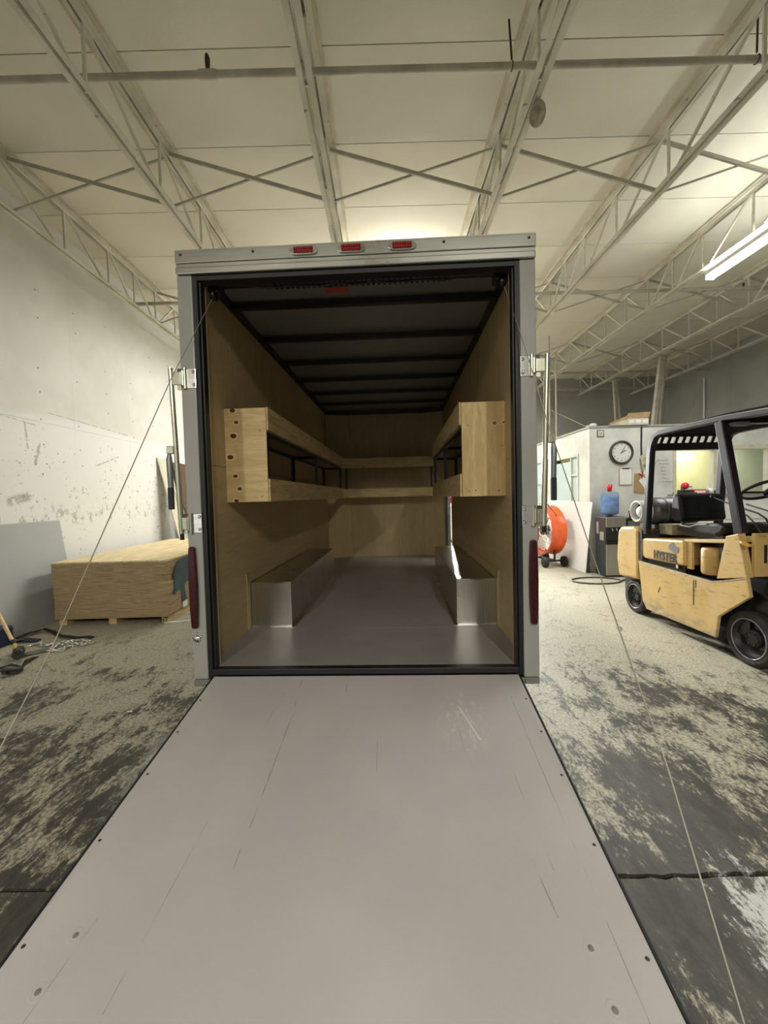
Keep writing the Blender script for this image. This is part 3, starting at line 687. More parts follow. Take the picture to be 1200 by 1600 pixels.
t = thing('wall_shelf', 'plywood shelf across the trailer front wall, seen end to end between the side shelves', 'shelf', (0, 0, 0), 'plywood wall shelves in the trailer', world=False)
t.location = T.location; t.rotation_euler = (0, 0, TY)
for z0, z1, nm in ((1.86, 2.012, 'upper_lip'), (1.41, 1.545, 'lower_lip')): M().box(-.648, .744, 3.94, 3.952, z0, z1).out(nm, MT['lipx'], t)
for z in (1.88, 1.414): M().box(-.648, .744, 3.953, 4.27, z, z+.012).out('shelf_board', MT['shelf'], t)
for x in (-.6, .70): M().box(x, x+.026, 3.957, 3.983, 1.43, 1.87).out('frame_post', MT['blackp'], t)
# ================================================================== LEFT SIDE THINGS
a = math.radians(.8)
B = thing('plywood_bundle', 'strapped stack of plywood sheets with a dark teal stencil, by the left wall', 'plywood', (-3.9, 4.735, 0), rotz=a, world=False)
W_, L_, NS = 1.335, 2.75, 36
th = (.742-.075)/NS
for i in range(NS):
    z = .075+th*i; dx, dy = random.uniform(-.004, .004), random.uniform(-.004, .004)
    if i < 22 and i > 1: dx += .012
    if i >= 30: dx -= .004
    m = MT['ply_edge'] if i < NS-1 else MT['ply_face']
    M().box(dx, W_+dx, dy, L_+dy, z, z+th-.0012).out('plywood_sheet', m, B)
for x in (.04, .62, 1.24):
    M().box(x, x+.09, .02, L_-.02, 0.0, .075).out('bearer', MT['lip'], B)
for x, s_ in ((1.215, 'HT'),):
    cu = bpy.data.curves.new('treatment_mark', 'FONT'); cu.body = s_; cu.size = .075; cu.extrude = .0008; cu.offset = .002
    o = bpy.data.objects.new('treatment_mark', cu); COL.objects.link(o); o.parent = B; o.location = (x, .018, .01); o.rotation_euler = (PI/2, 0, 0); cu.materials.append(MT['ink']); text_mesh(o)
# stencil: a helmeted head above a trunk, on the long side (faces +x); (y, z) outline
poly = [(.20, .335), (.26, .36), (.28, .42), (.27, .55), (.36, .64), (.52, .70), (.80, .725), (1.0, .74), (.93, .66), (.84, .62), (.86, .52), (.95, .57), (1.06, .66), (1.04, .54), (.98, .45), (.86, .40), (.74, .405), (.66, .37), (.68, .28), (.74, .19), (.60, .17), (.52, .18), (.54, .28), (.50, .345), (.36, .33), (.27, .30)]
poly = [((y-.2)*.66+.07, z) for y, z in poly]
M().prism(poly, W_+.017, W_+.0195, 'x').out('stencil_logo', MT['teal'], B)
M().prism([((y-.2)*.66+.07, z) for y, z in ((.94, .715), (1.12, .735), (1.12, .66), (1.03, .625))], W_+.017, W_+.0195, 'x').out('stencil_logo', MT['teal'], B)
M().box(W_+.017, W_+.0195, .31, .43, .095, .168).out('paper_label', MT['paper'], B)
M().box(-.004, W_+.003, -.006, -.0045, .075, .078).out('wrap_edge', MT['kraft'], B)
M().ribbon([(W_-.05, -.01, .002), (W_+.12, .02, .002), (W_+.3, .10, .002)], .03, .008).out('torn_wrap', MT['paper'], B)

# grey sheet leaning on the wall
o = single(M().prism([(-4.035, 0), (-4.025, 0), (-4.185, 1.215), (-4.195, 1.215)], 1.9, 5.25, 'y'), 'grey_sheet', MT['greysheet'], 'smooth grey coated sheet leaning on the left wall beside the plywood stack', 'panel')
# boards beyond the stack
single(M().prism([(-3.70, 0), (-3.682, 0), (-4.195, 2.24), (-4.213, 2.24)], 7.62, 8.0, 'y'), 'leaning_board', MT['oldply'], 'pale board leaning on the left wall past the plywood stack', 'board', 'boards leaning past the plywood stack')
single(M().prism([(-3.75, 0), (-3.735, 0), (-4.19, 2.2), (-4.205, 2.2)], 8.15, 8.9, 'y'), 'leaning_board', MT['brownboard'], 'red-brown board leaning on the left wall behind the trailer jamb', 'board', 'boards leaning past the plywood stack')
single(M().beam((-3.6, 7.95, 0.0), (-4.02, 7.9, 1.7), .035, .018), 'wooden_stick', MT['woodh'], 'pale wooden stick leaning beside the pale board', 'stick', 'sticks leaning past the plywood stack')
single(M().beam((-3.4, 8.3, 0.0), (-3.93, 8.12, 1.35), .04, .018).beam((-3.36, 8.35, 0.0), (-3.93, 8.16, 1.35), .02, .018), 'wooden_stick', MT['woodh'], 'pale wooden lath leaning before the red-brown board', 'stick', 'sticks leaning past the plywood stack')

# sledge hammer
t = thing('sledge_hammer', 'long-handled sledge hammer with a wooden handle, head on the floor', 'hammer', (-3.44, 3.75, 0))
h0, h1 = Vector((-3.44, 3.75, .055)), Vector((-4.0, 4.157, .327)); hd = (h1-h0).normalized()
hx = Vector((.62, -.78, 0))
M().tube([h0-hx*.075, h0-hx*.065, h0-hx*.03, h0+hx*.03, h0+hx*.065, h0+hx*.075], [.040, .047, .040, .040, .047, .040], 12).out('hammer_head', MT['iron'], t)
M().tube([h0, h0+hd*.22, h1], [.017, .016, .018], 10).out('handle', MT['woodh'], t)
M().tube([h0+hd*.045, h0+hd*.13], .019, 10).out('yellow_grip', MT['handley'], t)
M().tube([h0+hd*.135, h0+hd*.20], .0195, 10).out('black_tape', MT['black'], t)
# dark navy case
t = thing('tool_case', 'navy blue case at the left edge beside the sledge hammer', 'case', (-3.93, 3.85, 0))
M().box(-4.01, -3.86, 3.55, 4.17, 0, .195).out('case_body', MT['navy'], t, .015)
M().box(-4.012, -3.858, 3.55, 4.172, .15, .155).out('lid_seam', MT['ink'], t)
# straps
single(M().ribbon([(-3.62, 3.46, .004), (-3.396, 3.518, .004), (-3.334, 3.541, .02), (-3.215, 3.535, .004), (-3.26, 3.64, .02), (-3.29, 3.76, .004)], .045, .006), 'ratchet_strap', MT['strap'], 'black webbing strap lying loose on the floor in front of the hammer', 'strap', 'black straps on the floor')
single(M().ribbon([(-3.962, 4.3, .004), (-3.9, 4.40, .03), (-3.895, 4.46, .02), (-3.85, 4.53, .03), (-3.7, 4.47, .01), (-3.55, 4.36, .006), (-3.404, 4.28, .02), (-3.298, 4.275, .006), (-3.186, 4.29, .01), (-3.12, 4.26, .006)], .05, .006), 'ratchet_strap', MT['strap'], 'black webbing strap running from the grey sheet to the chain', 'strap', 'black straps on the floor')
single(M().ribbon([(-3.86, 4.20, .004), (-3.80, 4.21, .02), (-3.72, 4.20, .012), (-3.64, 4.21, .004)], .075, .012), 'rubber_mat_strip', MT['navy'], 'short dark blue rubber strip behind the hammer head', 'strip')
t = thing('ratchet_buckle', 'black ratchet buckle on the floor at the left, before the chain', 'buckle', (-3.17, 3.40, 0))
M().box(-3.25, -3.12, 3.37, 3.44, .008, .035).out('buckle_frame', MT['iron'], t, .004)
M().beam((-3.24, 3.36, .05), (-3.10, 3.40, .045), .05, .012).out('buckle_lever', MT['black'], t)
M().tube([(-3.2, 3.35, .03), (-3.17, 3.46, .03)], .012, 8).out('spool', MT['iron'], t)
# chain
t = thing('chain', 'bright steel chain heaped on the floor by the plywood stack', 'chain', (-3.25, 4.05, 0))
cp = [Vector((x, y, .014)) for x, y in ((-3.546, 4.107), (-3.48, 4.05), (-3.409, 4.044), (-3.353, 4.094), (-3.279, 4.126), (-3.234, 4.16), (-3.179, 4.17), (-3.095, 4.16), (-3.06, 4.13), (-3.093, 4.09), (-3.119, 4.043), (-3.177, 3.994), (-3.154, 3.908), (-3.23, 3.88), (-3.303, 3.985), (-3.288, 4.054), (-3.215, 4.085), (-3.14, 4.08), (-3.05, 4.03), (-3.0, 4.09))]
lk = 0
def link_mb(c, d, flip):
    up = Vector((0, 0, 1)); sd_ = d.cross(up).normalized(); v = sd_ if flip else (up*.8+sd_*.6).normalized()
    pts = []
    for i in range(12):
        a_ = 2*PI*i/12; pts.append(c + d*(.020*math.cos(a_)+.008*(1 if math.cos(a_) > 0 else -1)) + v*(.0145*math.sin(a_)))
    return M().tube(pts, .0055, 6, True)
acc = 0; i = 0
for p, q in zip(cp[:-1], cp[1:]):
    d = (q-p); L = d.length; d.normalize(); s_ = acc
    while s_ < L:
        c = p+d*s_; c.z = .016; link_mb(c, d, i % 2 == 0).out('chain_link', MT['chrome'], t); i += 1; s_ += .040
    acc = s_-L
M().torus((-3.30, 3.93, .012), (0, 0, 1), .034, .009, 20, 8).out('end_ring', MT['chrome'], t)
M().tube([(-3.62, 4.03, .015), (-3.58, 4.05, .015), (-3.56, 4.09, .016), (-3.53, 4.12, .016), (-3.50, 4.11, .016)], [.006, .012, .013, .011, .006], 8).out('hook', MT['chrome'], t)
M().tube([(-3.43, 3.80, .012), (-3.36, 3.86, .014), (-3.30, 3.92, .014)], [.02, .024, .018], 8).out('grab_clamp', MT['steelgrey'], t)
# litter scraps
for i, (x, y) in enumerate(((-1.78, 2.72), (2.43, 2.28), (-1.3, 2.05), (2.25, 2.2))):
    single(M().ribbon([(x, y, .002), (x+.015, y+.01, .002), (x+.03, y, .002)], .012, .004), 'paper_scrap', MT['paper'],
           ['white paper scrap on the floor left of the ramp, further one', 'white cigarette-sized scrap on the floor before the forklift', 'white paper scrap on the floor left of the ramp, nearer one', 'smaller white scrap on the floor before the forklift'][i], 'scrap', 'white scraps on the floor')

# ================================================================== OFFICE
OX, OY, OZ = 3.6, 7.2, 2.52
IN = .1
wof = struct(M().box(OX, 5.09, OY, OY+IN, 0, OZ).box(5.09, 5.78, OY, OY+IN, 0, 1.36).box(5.09, 6.72, OY, OY+IN, 2.09, OZ).box(5.78, 5.86, OY, OY+IN, 1.36, 2.09)
             .box(5.86, 6.72, OY, OY+IN, 0, 1.36).box(6.72, 8.6, OY, OY+IN, 0, OZ), 'wall_office_front', MT['officew'])
wos = struct(M().box(OX, OX+IN, OY+IN, 7.64, 0, OZ).box(OX, OX+IN, 7.64, 8.75, 0, 1.24).box(OX, OX+IN, 7.64, 8.75, 2.07, OZ).box(OX, OX+IN, 8.75, 9.25, 0, OZ)
             .box(OX, OX+IN, 9.25, 9.85, 0, 1.2).box(OX, OX+IN, 9.25, 9.85, 2.1, OZ).box(OX, OX+IN, 9.85, 10.4, 0, OZ), 'wall_office_left', MT['officew'])
struct(M().box(OX+.0, 8.6, 10.4, 10.5, 0, OZ), 'wall_office_rear', MT['officew'])
struct(M().box(8.5, 8.6, OY+IN, 10.4, 0, OZ), 'wall_office_right', MT['officew'])
struct(M().box(OX-.02, 8.62, OY-.02, 10.52, OZ, OZ+.03), 'ceiling_office', MT['block'])
struct(M().box(3.72, 5.80, 8.6, 8.64, .0, 2.5), 'wall_office_partition', MT['offin'])
struct(M().box(5.84, 8.48, 8.6, 8.64, .0, 2.5), 'wall_office_partition', MT['offin2'])
struct(M().box(5.8, 5.84, OY+IN, 8.6, .0, 2.5), 'wall_office_divider', MT['offin'])
def window(n, frames, panes, m='trim'):
    w0 = struct(frames, 'window_%d' % n, MT[m])
    for p_ in panes: p_.out('pane', MT['glass'], w0)
    return w0
fr = M()
for x0, x1 in ((5.05, 5.80), (5.84, 6.76)):
    fr.box(x0, x1, OY-.03, OY, 2.09, 2.16).box(x0, x0+.05, OY-.025, OY, 1.33, 2.09).box(x1-.05, x1, OY-.025, OY, 1.33, 2.09).box(x0, x1, OY-.04, OY, 1.31, 1.36)
window(1, fr, [])
fr = M().box(OX-.015, OX, 7.60, 8.79, 2.07, 2.12).box(OX-.015, OX, 7.60, 8.79, 1.20, 1.24).box(OX-.02, OX, 7.60, 7.64, 1.24, 2.07).box(OX-.015, OX, 8.75, 8.79, 1.24, 2.07).box(OX-.01, OX+.02, 7.9, 7.93, 1.24, 2.07).box(OX-.01, OX+.02, 7.64, 7.9, 1.72, 1.745)
window(2, fr, [M().box(OX+.03, OX+.036, 7.93, 8.75, 1.24, 2.0), M().box(OX+.03, OX+.036, 7.64, 7.9, 1.24, 1.72), M().box(OX+.03, OX+.036, 7.64, 7.9, 1.745, 2.07)], 'officew')
fr = M().box(OX-.015, OX, 9.22, 9.88, 2.1, 2.13).box(OX-.015, OX, 9.22, 9.25, 1.2, 2.1).box(OX-.015, OX, 9.85, 9.88, 1.2, 2.1).box(OX-.015, OX, 9.22, 9.88, 1.17, 1.2).box(OX-.01, OX, 9.25, 9.85, 1.62, 1.65)
window(3, fr, [M().box(OX+.03, OX+.036, 9.25, 9.85, 1.2, 2.1)], 'officew')
t = thing('ceiling_lamp', 'lit strip lamp inside the office behind the counter window', 'light', (5.4, 8.0, 2.4))
M().box(5.0, 5.7, 7.9, 8.1, 2.44, 2.5).out('lamp_body', MT['white'], t); M().box(5.02, 5.68, 7.93, 8.07, 2.425, 2.44).out('diffuser', MT['tube'], t)
a1 = area('office_lamp', (0, 0, 0), .6, .14, 13, (1, .97, .82)); a1.parent = t; a1.location = (-.05, 0, .02)
t = thing('ceiling_lamp', 'lit strip lamp inside the office right room', 'light', (6.8, 8.0, 2.4))
M().box(6.4, 7.1, 7.9, 8.1, 2.44, 2.5).out('lamp_body', MT['white'], t); M().box(6.42, 7.08, 7.93, 8.07, 2.425, 2.44).out('diffuser', MT['tube'], t)
a1 = area('office_lamp', (0, 0, 0), .6, .14, 13, (1, .97, .82)); a1.parent = t; a1.location = (-.05, 0, .02)

# wall things on the office front
Y0 = OY-.001
t = thing('wall_clock', 'round wall clock with a dark rim on the white office wall', 'clock', (4.145, Y0, 1.88))
c = Vector((4.145, Y0, 2.08))
M().lathe(c, (0, -1, 0), [(.205, 0), (.208, .03), (.195, .045), (.172, .04), (.168, .022)], 40).out('clock_rim', MT['clockb'], t)
M().lathe(c, (0, -1, 0), [(.17, .02), (0, .0205)], 40).out('clock_face', MT['clockf'], t)
for k in range(1, 13):
    cu = bpy.data.curves.new('numeral', 'FONT'); cu.body = str(k); cu.size = .042; cu.align_x = 'CENTER'; cu.align_y = 'CENTER'; cu.extrude = .0006
    an = PI/2-k*PI/6; o = bpy.data.objects.new('numeral', cu); COL.objects.link(o); o.parent = t
    o.location = Vector((.137*math.cos(an), -.0225, .2+.137*math.sin(an))); o.rotation_euler = (PI/2, 0, 0); cu.materials.append(MT['ink']); text_mesh(o)
for an, l, w_ in ((PI/2-2.08*PI/6, .085, .011), (PI/2-1.0*PI/6, .13, .008)):
    M().beam(c+Vector((-.02*math.cos(an), -.026, -.02*math.sin(an))), c+Vector((l*math.cos(an), -.026, l*math.sin(an))), w_, .002, (0, 1, 0)).out('clock_hand', MT['ink'], t)
t = thing('wall_plate', 'small square framed plate at the top corner of the office wall', 'plate', (3.79, Y0, 2.36))
M().box(3.73, 3.85, Y0-.012, Y0, 2.36, 2.48).out('frame', MT['dark'], t); M().box(3.743, 3.837, Y0-.015, Y0-.011, 2.373, 2.467).out('face', MT['trim'], t); M().box(3.775, 3.805, Y0-.02, Y0-.014, 2.40, 2.43).out('switch', MT['domew'], t)
def clip(x, z, w_, h_, label):
    t = thing('clipboard', label, 'clipboard', (x, Y0, z-h_/2))
    M().box(x-w_/2, x+w_/2, Y0-.006, Y0, z-h_/2, z+h_/2).out('board', MT['kraft'], t)
    pp = M().box(x-w_/2+.012, x+w_/2-.012, Y0-.010, Y0-.006, z-h_/2+.02, z+h_/2-.012).out('paper_sheet', MT['paper'], t)
    g = M()
    for k in range(9): g.box(x-w_/2+.03, x+w_/2-.03-.02*(k % 3), Y0-.0108, Y0-.0100, z+h_/2-.06-.026*k, z+h_/2-.057-.026*k)
    g.out('printed_lines', MT['greyp'], pp)
    M().box(x-.06, x+.06, Y0-.018, Y0-.006, z+h_/2-.018, z+h_/2).out('clip', MT['iron'], t)
clip(4.225, 1.655, .235, .31, 'white-papered clipboard hanging under the wall clock')
t = thing('cardboard_sheet', 'brown cardboard sheet taped on the office wall with a white paper and red tape', 'cardboard', (4.49, Y0, 1.34))
M().prism([(4.37, 1.37), (4.62, 1.34), (4.62, 1.69), (4.38, 1.71)], Y0-.008, Y0, 'y').out('cardboard', MT['kraft'], t)
M().prism([(4.45, 1.58), (4.56, 1.44), (4.66, 1.53), (4.60, 1.66), (4.54, 1.68)], Y0-.014, Y0-.009, 'y').out('paper_sheet', MT['paper'], t)
M().beam((4.44, Y0-.018, 1.71), (4.58, Y0-.018, 1.64), .008, .02, (0, 1, 0)).beam((4.52, Y0-.02, 1.76), (4.5, Y0-.02, 1.62), .008, .02, (0, 1, 0)).out('red_tape', MT['redtag'], t)
t = thing('hanging_rag', 'grey folded rag hanging from the black cord on the office wall', 'rag', (4.55, Y0, 1.75))
M().prism([(4.47, 1.98), (4.53, 2.02), (4.60, 1.94), (4.64, 1.80), (4.60, 1.76), (4.54, 1.86), (4.53, 1.76), (4.50, 1.75)], Y0-.04, Y0-.012, 'y').out('cloth', MT['domew'], t, .008)
single(M().tube([(4.50, Y0-.014, 2.54), (4.495, Y0-.014, 2.2), (4.50, Y0-.014, 2.03)], .011, 8), 'power_cord', MT['black'], 'black cord running down the office wall beside the clock', 'cord')
t = thing('handwritten_list', 'faint handwritten list on the office wall left of the counter window', 'writing', (4.88, Y0, 1.5))
g = []
random.seed(3)
for k in range(7):
    z = 1.93-.062*k; x = 4.79 + (.03 if k > 1 else 0) + .01*k; n_ = 10 if k in (0, 1, 6) else 5
    pts = [(x+.02*i, Y0-.003, z+random.uniform(-.010, .010)) for i in range(n_)]
    M().tube(pts, .0028, 4).out('written_line', MT['greyp'], t)
M().tube([(4.72, Y0-.003, 1.93), (4.75, Y0-.003, 1.87), (4.79, Y0-.003, 1.94)], .004, 4).out('tick_mark', MT['greyp'], t)
single(M().tube([(5.99, OY+.3, 2.02), (6.04, OY+.3, 2.03), (6.08, OY+.3, 2.05), (6.13, OY+.3, 2.02), (6.17, OY+.3, 2.05), (6.24, OY+.3, 2.03), (6.14, OY+.3, 2.0), (6.03, OY+.3, 1.995)], .006, 5), 'wall_sign', MT['ink'], 'black scribbled mark behind the right office window', 'sign') if False else None
# carton and rag on the office roof
t = thing('flat_carton', 'open pale cardboard box lying along the edge of the office roof', 'box', (4.25, 7.28, OZ+.03))
M().prism([(3.92, OZ+.03), (4.60, OZ+.03), (4.60, OZ+.14), (4.24, OZ+.14), (4.20, OZ+.12)], 7.15, 7.42, 'y').out('box_body', MT['carton'], t)
M().prism([(3.95, OZ+.05), (4.22, OZ+.13), (4.24, OZ+.19), (3.93, OZ+.07)], 7.14, 7.17, 'y').out('box_flap', MT['kraft'], t)
M().prism([(4.22, OZ+.14), (4.60, OZ+.15), (4.64, OZ+.25), (4.26, OZ+.23)], 7.15, 7.17, 'y').out('box_flap', MT['kraft'], t)
for x in (4.26, 4.38, 4.50): M().box(x, x+.08, 7.145, 7.149, OZ+.06, OZ+.11).out('printed_mark', MT['paper'], t)
single(M().ball((3.71, 7.28, OZ+.06), .05, 10, (1.3, 1, .7)).ball((3.63, 7.26, OZ+.045), .04, 8, (1.5, 1, .4)), 'crumpled_rag', MT['officew'], 'crumpled white rag on the corner of the office roof', 'rag')
single(M().ball((3.82, 7.30, OZ+.045), .04, 8, (2, 1, .4)), 'dark_cloth', MT['ink'], 'dark cloth between the rag and the box on the office roof', 'cloth')

# water cooler
t = thing('water_cooler', 'silver and black water cooler in front of the white office wall', 'cooler', (3.77, 6.85, 0))
M().box(3.60, 3.94, 6.70, 7.02, 0.0, .99).out('cabinet', MT['dkplastic'], t, .012)
M().box(3.605, 3.935, 6.685, 6.70, .82, .985).out('top_panel', MT['silver'], t, .006)
M().box(3.62, 3.92, 6.68, 6.70, .60, .81).out('dispensing_bay', MT['black'], t, .004)
M().box(3.605, 3.935, 6.67, 6.70, .55, .585).out('drip_tray', MT['blackp'], t, .004)
M().box(3.605, 3.935, 6.68, 6.70, .03, .54).out('lower_door', MT['silver'], t, .006)
for x in (3.70, 3.77, 3.84): M().tube([(x, 6.70, .80), (x, 6.665, .79), (x, 6.66, .76)], .009, 8).out('tap', MT['greyp'], t)
M().box(3.593, 3.600, 6.74, 6.86, .60, .74).out('side_vent', MT['greyp'], t); M().box(3.593, 3.600, 6.90, 6.97, .70, .9).out('side_vent', MT['greyp'], t)
t = thing('water_bottle', 'blue water bottle upside down on the water cooler', 'bottle', (3.765, 6.87, .99))
M().lathe((3.765, 6.87, .993), (0, 0, 1), [(.03, 0), (.05, .012), (.11, .03), (.138, .06), (.138, .14), (.131, .15), (.138, .16), (.138, .24), (.131, .25), (.138, .26), (.138, .36), (.13, .395), (.10, .41), (0, .412)], 28).out('bottle_body', MT['water'], t)
M().lathe((3.765, 6.87, 1.02), (0, 0, 1), [(.1, 0), (.128, .03), (.128, .30), (0, .30)], 24).out('water_fill', plain('blue_water', (.30, .45, .80), .15, var=.22, scale=9), t)
def cup(x, y, z, up, label, h=.115):
    m = M(); k = 1 if up else -1; z0 = z if up else z+h
    m.lathe((x, y, z0), (0, 0, k), [(0, .0), (.03, 0), (.045, h), (.041, h), (.028, .004), (0, .004)], 18)
    return single(m, 'plastic_cup', MT['cupred'], label, 'cup', 'red plastic cups')
cup(3.765, 6.87, 1.398, True, 'red plastic cup standing on top of the blue water bottle', .125)
t = thing('side_table', 'low dark side table right of the water cooler', 'table', (4.18, 6.9, 0))
M().box(3.97, 4.42, 6.72, 7.08, .93, .955).out('table_top', MT['blackp'], t); M().box(3.99, 4.40, 6.74, 7.06, .78, .92).out('drawer', MT['steelgrey'], t)
for x in (3.99, 4.37):
    for y in (6.74, 7.03): M().box(x, x+.03, y, y+.03, 0, .78).out('leg', MT['blackp'], t)
cup(4.10, 6.82, .957, True, 'red plastic cup standing on the low dark table', .12)

# storage chest under the window, things on it
t = thing('storage_cabinet', 'tall white storage cabinet with drawers under the office window', 'cabinet', (5.95, 6.95, 0))
M().box(5.0, 6.95, 6.78, 7.14, 0, 1.30).out('cabinet_body', MT['white'], t, .004); M().box(4.93, 7.0, 6.72, 7.155, 1.30, 1.33).out('counter_top', MT['greyp'], t, .004)
for i in range(4):
    for j in range(3):
        d = M().box(5.03+.48*i, 5.48+.48*i, 6.765, 6.78, .12+.39*j, .48+.39*j).out('drawer', MT['white'], t, .004)
        M().box(5.20+.48*i, 5.31+.48*i, 6.75, 6.765, .40+.39*j, .415+.39*j).out('drawer_handle', MT['steelgrey'], d)
CY = 6.86
t = thing('hard_hat', 'red hard hat on the counter left of the office window', 'helmet', (5.0, CY, 1.33))
M().box(4.93, 5.07, CY-.06, CY+.06, 1.33, 1.40).out('stand', MT['ink'], t); M().ball((5.02, CY, 1.47), .06, 14, (1, 1, .95)).out('shell', MT['cupred'], t); M().lathe((5.02, CY, 1.45), (0, 0, 1), [(.062, 0), (.072, -.004), (.06, -.006)], 18).out('brim', MT['cupred'], t)
for x, w_, h_, dz, m, nm, lb, ct in ((5.13, .15, .07, .06, 'green', 'small_box', 'small white and green box on the counter behind the red carton', 'box'), (5.24, .20, .075, 0, 'cupred', 'carton', 'flat red carton on the counter under the office window', 'carton'),
                     (5.60, .14, .05, 0, 'ink', 'tool_tray', 'black tray of tools on the counter by the far guard post', 'tray'), (5.02, .18, .03, 0, 'ink', 'dark_pouch', 'dark pouch on the counter under the red hard hat', 'pouch')):
    y_ = CY+.12 if nm == 'small_box' else (CY-.105 if nm == 'dark_pouch' else CY)
    tt = thing(nm, lb, ct, (x, y_, 1.33)); M().box(x-w_/2, x+w_/2, y_-.04, y_+.04, 1.331+(0), 1.331+h_+dz).out('body', MT[m], tt, .005)
    M().box(x-w_/2+.01, x+w_/2-.01, y_-.042, y_-.04, 1.345+dz*.8, 1.331+h_*.75+dz).out('printed_label', MT['paper' if m != 'ink' else 'steelgrey'], tt)
single(M().lathe((5.45, CY, 1.331), (0, 0, 1), [(0, 0), (.028, 0), (.034, .09), (.03, .09), (.0, .004)], 16), 'paper_cup', MT['paper'], 'white paper cup on the counter beside the red carton', 'cup')
single(M().lathe((5.378, CY, 1.331), (0, 0, 1), [(0, 0), (.025, 0), (.03, .07), (.027, .07), (.0, .004)], 16), 'glass_jar', MT['greyp'], 'grey jar on the counter beside the white paper cup', 'jar')
single(M().lathe((5.48, CY+.1, 1.331), (0, 0, 1), [(0, 0), (.02, 0), (.02, .08), (.006, .12), (.004, .14), (0, .14)], 14), 'glue_bottle', MT['collar'], 'small pointed white glue bottle on the counter', 'bottle')
t = thing('soap_dispenser', 'white wall dispenser on the office front at the right edge', 'dispenser', (6.62, Y0, 1.88))
M().box(6.77, 6.89, Y0-.09, Y0, 1.9, 2.1).out('dispenser_body', MT['white'], t, .01); M().box(6.76, 6.9, Y0-.11, Y0, 1.86, 1.885).out('spout', MT['ink'], t)

# white panel leaning on the office side
single(M().prism([(3.455, 0), (3.467, 0), (3.592, 1.23), (3.58, 1.23)], 7.08, 9.3, 'y'), 'white_sheet', MT['whitesheet'], 'large white panel leaning on the office side wall behind the orange fan', 'panel')
# drum fan
FA = Vector((-.98, -.20, 0)).normalized(); FC = Vector((3.13, 8.02, .68)); Rf = .47; FB = FC-FA*.15
t = thing('drum_fan', 'orange drum fan on small wheels before the white panel', 'fan', (3.2, 8.05, 0))
prof = [(Rf-.012, .30), (Rf+.012, .30), (Rf+.012, .285), (Rf, .27), (Rf-.008, .15), (Rf, .03), (Rf+.012, .015), (Rf+.012, 0), (Rf-.012, 0), (Rf-.012, .30)]
M().lathe(FB, FA, prof, 48).out('fan_drum', MT['orange'], t)
fs_ = FA.cross(Vector((0, 0, 1))).normalized()
for k in (0, 1):
    c0 = FB+FA*(.305 if k else -.005); g = M()
    for R_ in (.08, .16, .24, .32, .40, .46): g.torus(c0, FA, R_, .004, 32, 5)
    for i in range(10):
        an = 2*PI*i/10; g.tube([c0+(fs_*math.cos(an)+Vector((0, 0, 1))*math.sin(an))*.05, c0+(fs_*math.cos(an)+Vector((0, 0, 1))*math.sin(an))*.465], .004, 5)
    g.out('wire_guard', MT['chrome'], t)
for i in range(4):
    an = 2*PI*i/4+.4; u_ = fs_*math.cos(an)+Vector((0, 0, 1))*math.sin(an); v_ = FA.cross(u_)
    c0 = FB+FA*.15; M().quad(c0+u_*.06-v_*.04+FA*.03, c0+u_*.42-v_*.10+FA*.04, c0+u_*.42+v_*.10-FA*.04, c0+u_*.06+v_*.04-FA*.03).out('fan_blade', MT['chrome'], t)
M().lathe(FB+FA*.08, FA, [(0, 0), (.09, 0), (.09, .14), (0, .14)], 20).out('motor', MT['iron'], t)
M().tube([FB+FA*.15-fs_*.47*math.sin(.9)+Vector((0, 0, .47*math.cos(.9))), FB+FA*.15+Vector((0, 0, .50))-fs_*.1, FB+FA*.15+fs_*.2+Vector((0, 0, .44))], .012, 8).out('handle', MT['blackp'], t)
for s in (-1, 1):
    for k in (-1, 1):
        c0 = FC+fs_*.30*s+FA*.20*k; c0.z = .10
        wv = M().lathe(c0, FA, [(0, -.02), (.10, -.022), (.10, .022), (0, .02)], 24).out('wheel', MT['tyre'], t)
        M().lathe(c0, FA, [(0, -.025), (.065, -.0245), (.065, .0245), (0, .025)], 20).out('wheel_hub', MT['white'], wv)
    M().beam(FC+fs_*.30*s+FA*.2-Vector((0, 0, .56)), FC+fs_*.30*s-FA*.2-Vector((0, 0, .56)), .03, .03).out('base_rail', MT['blackp'], t)
    M().beam(FC+fs_*.30*s-Vector((0, 0, .56)), FC+fs_*.30*s-Vector((0, 0, .36)), .03, .03).out('bracket', MT['blackp'], t)
M().beam(FC+fs_*.3-Vector((0, 0, .56)), FC-fs_*.3-Vector((0, 0, .56)), .06, .04).out('cross_rail', MT['blackp'], t)
# hose loop
single(M().tube([(3.30+.37*math.cos(a_), 6.42+.24*math.sin(a_), .012) for a_ in [i*.22 for i in range(28)]] + [(3.75, 6.42, .013), (3.95, 6.40, .013), (4.1, 6.5, .013)], .011, 8), 'hose', MT['iron'], 'dark grey hose looped on the floor in front of the cooler', 'hose')

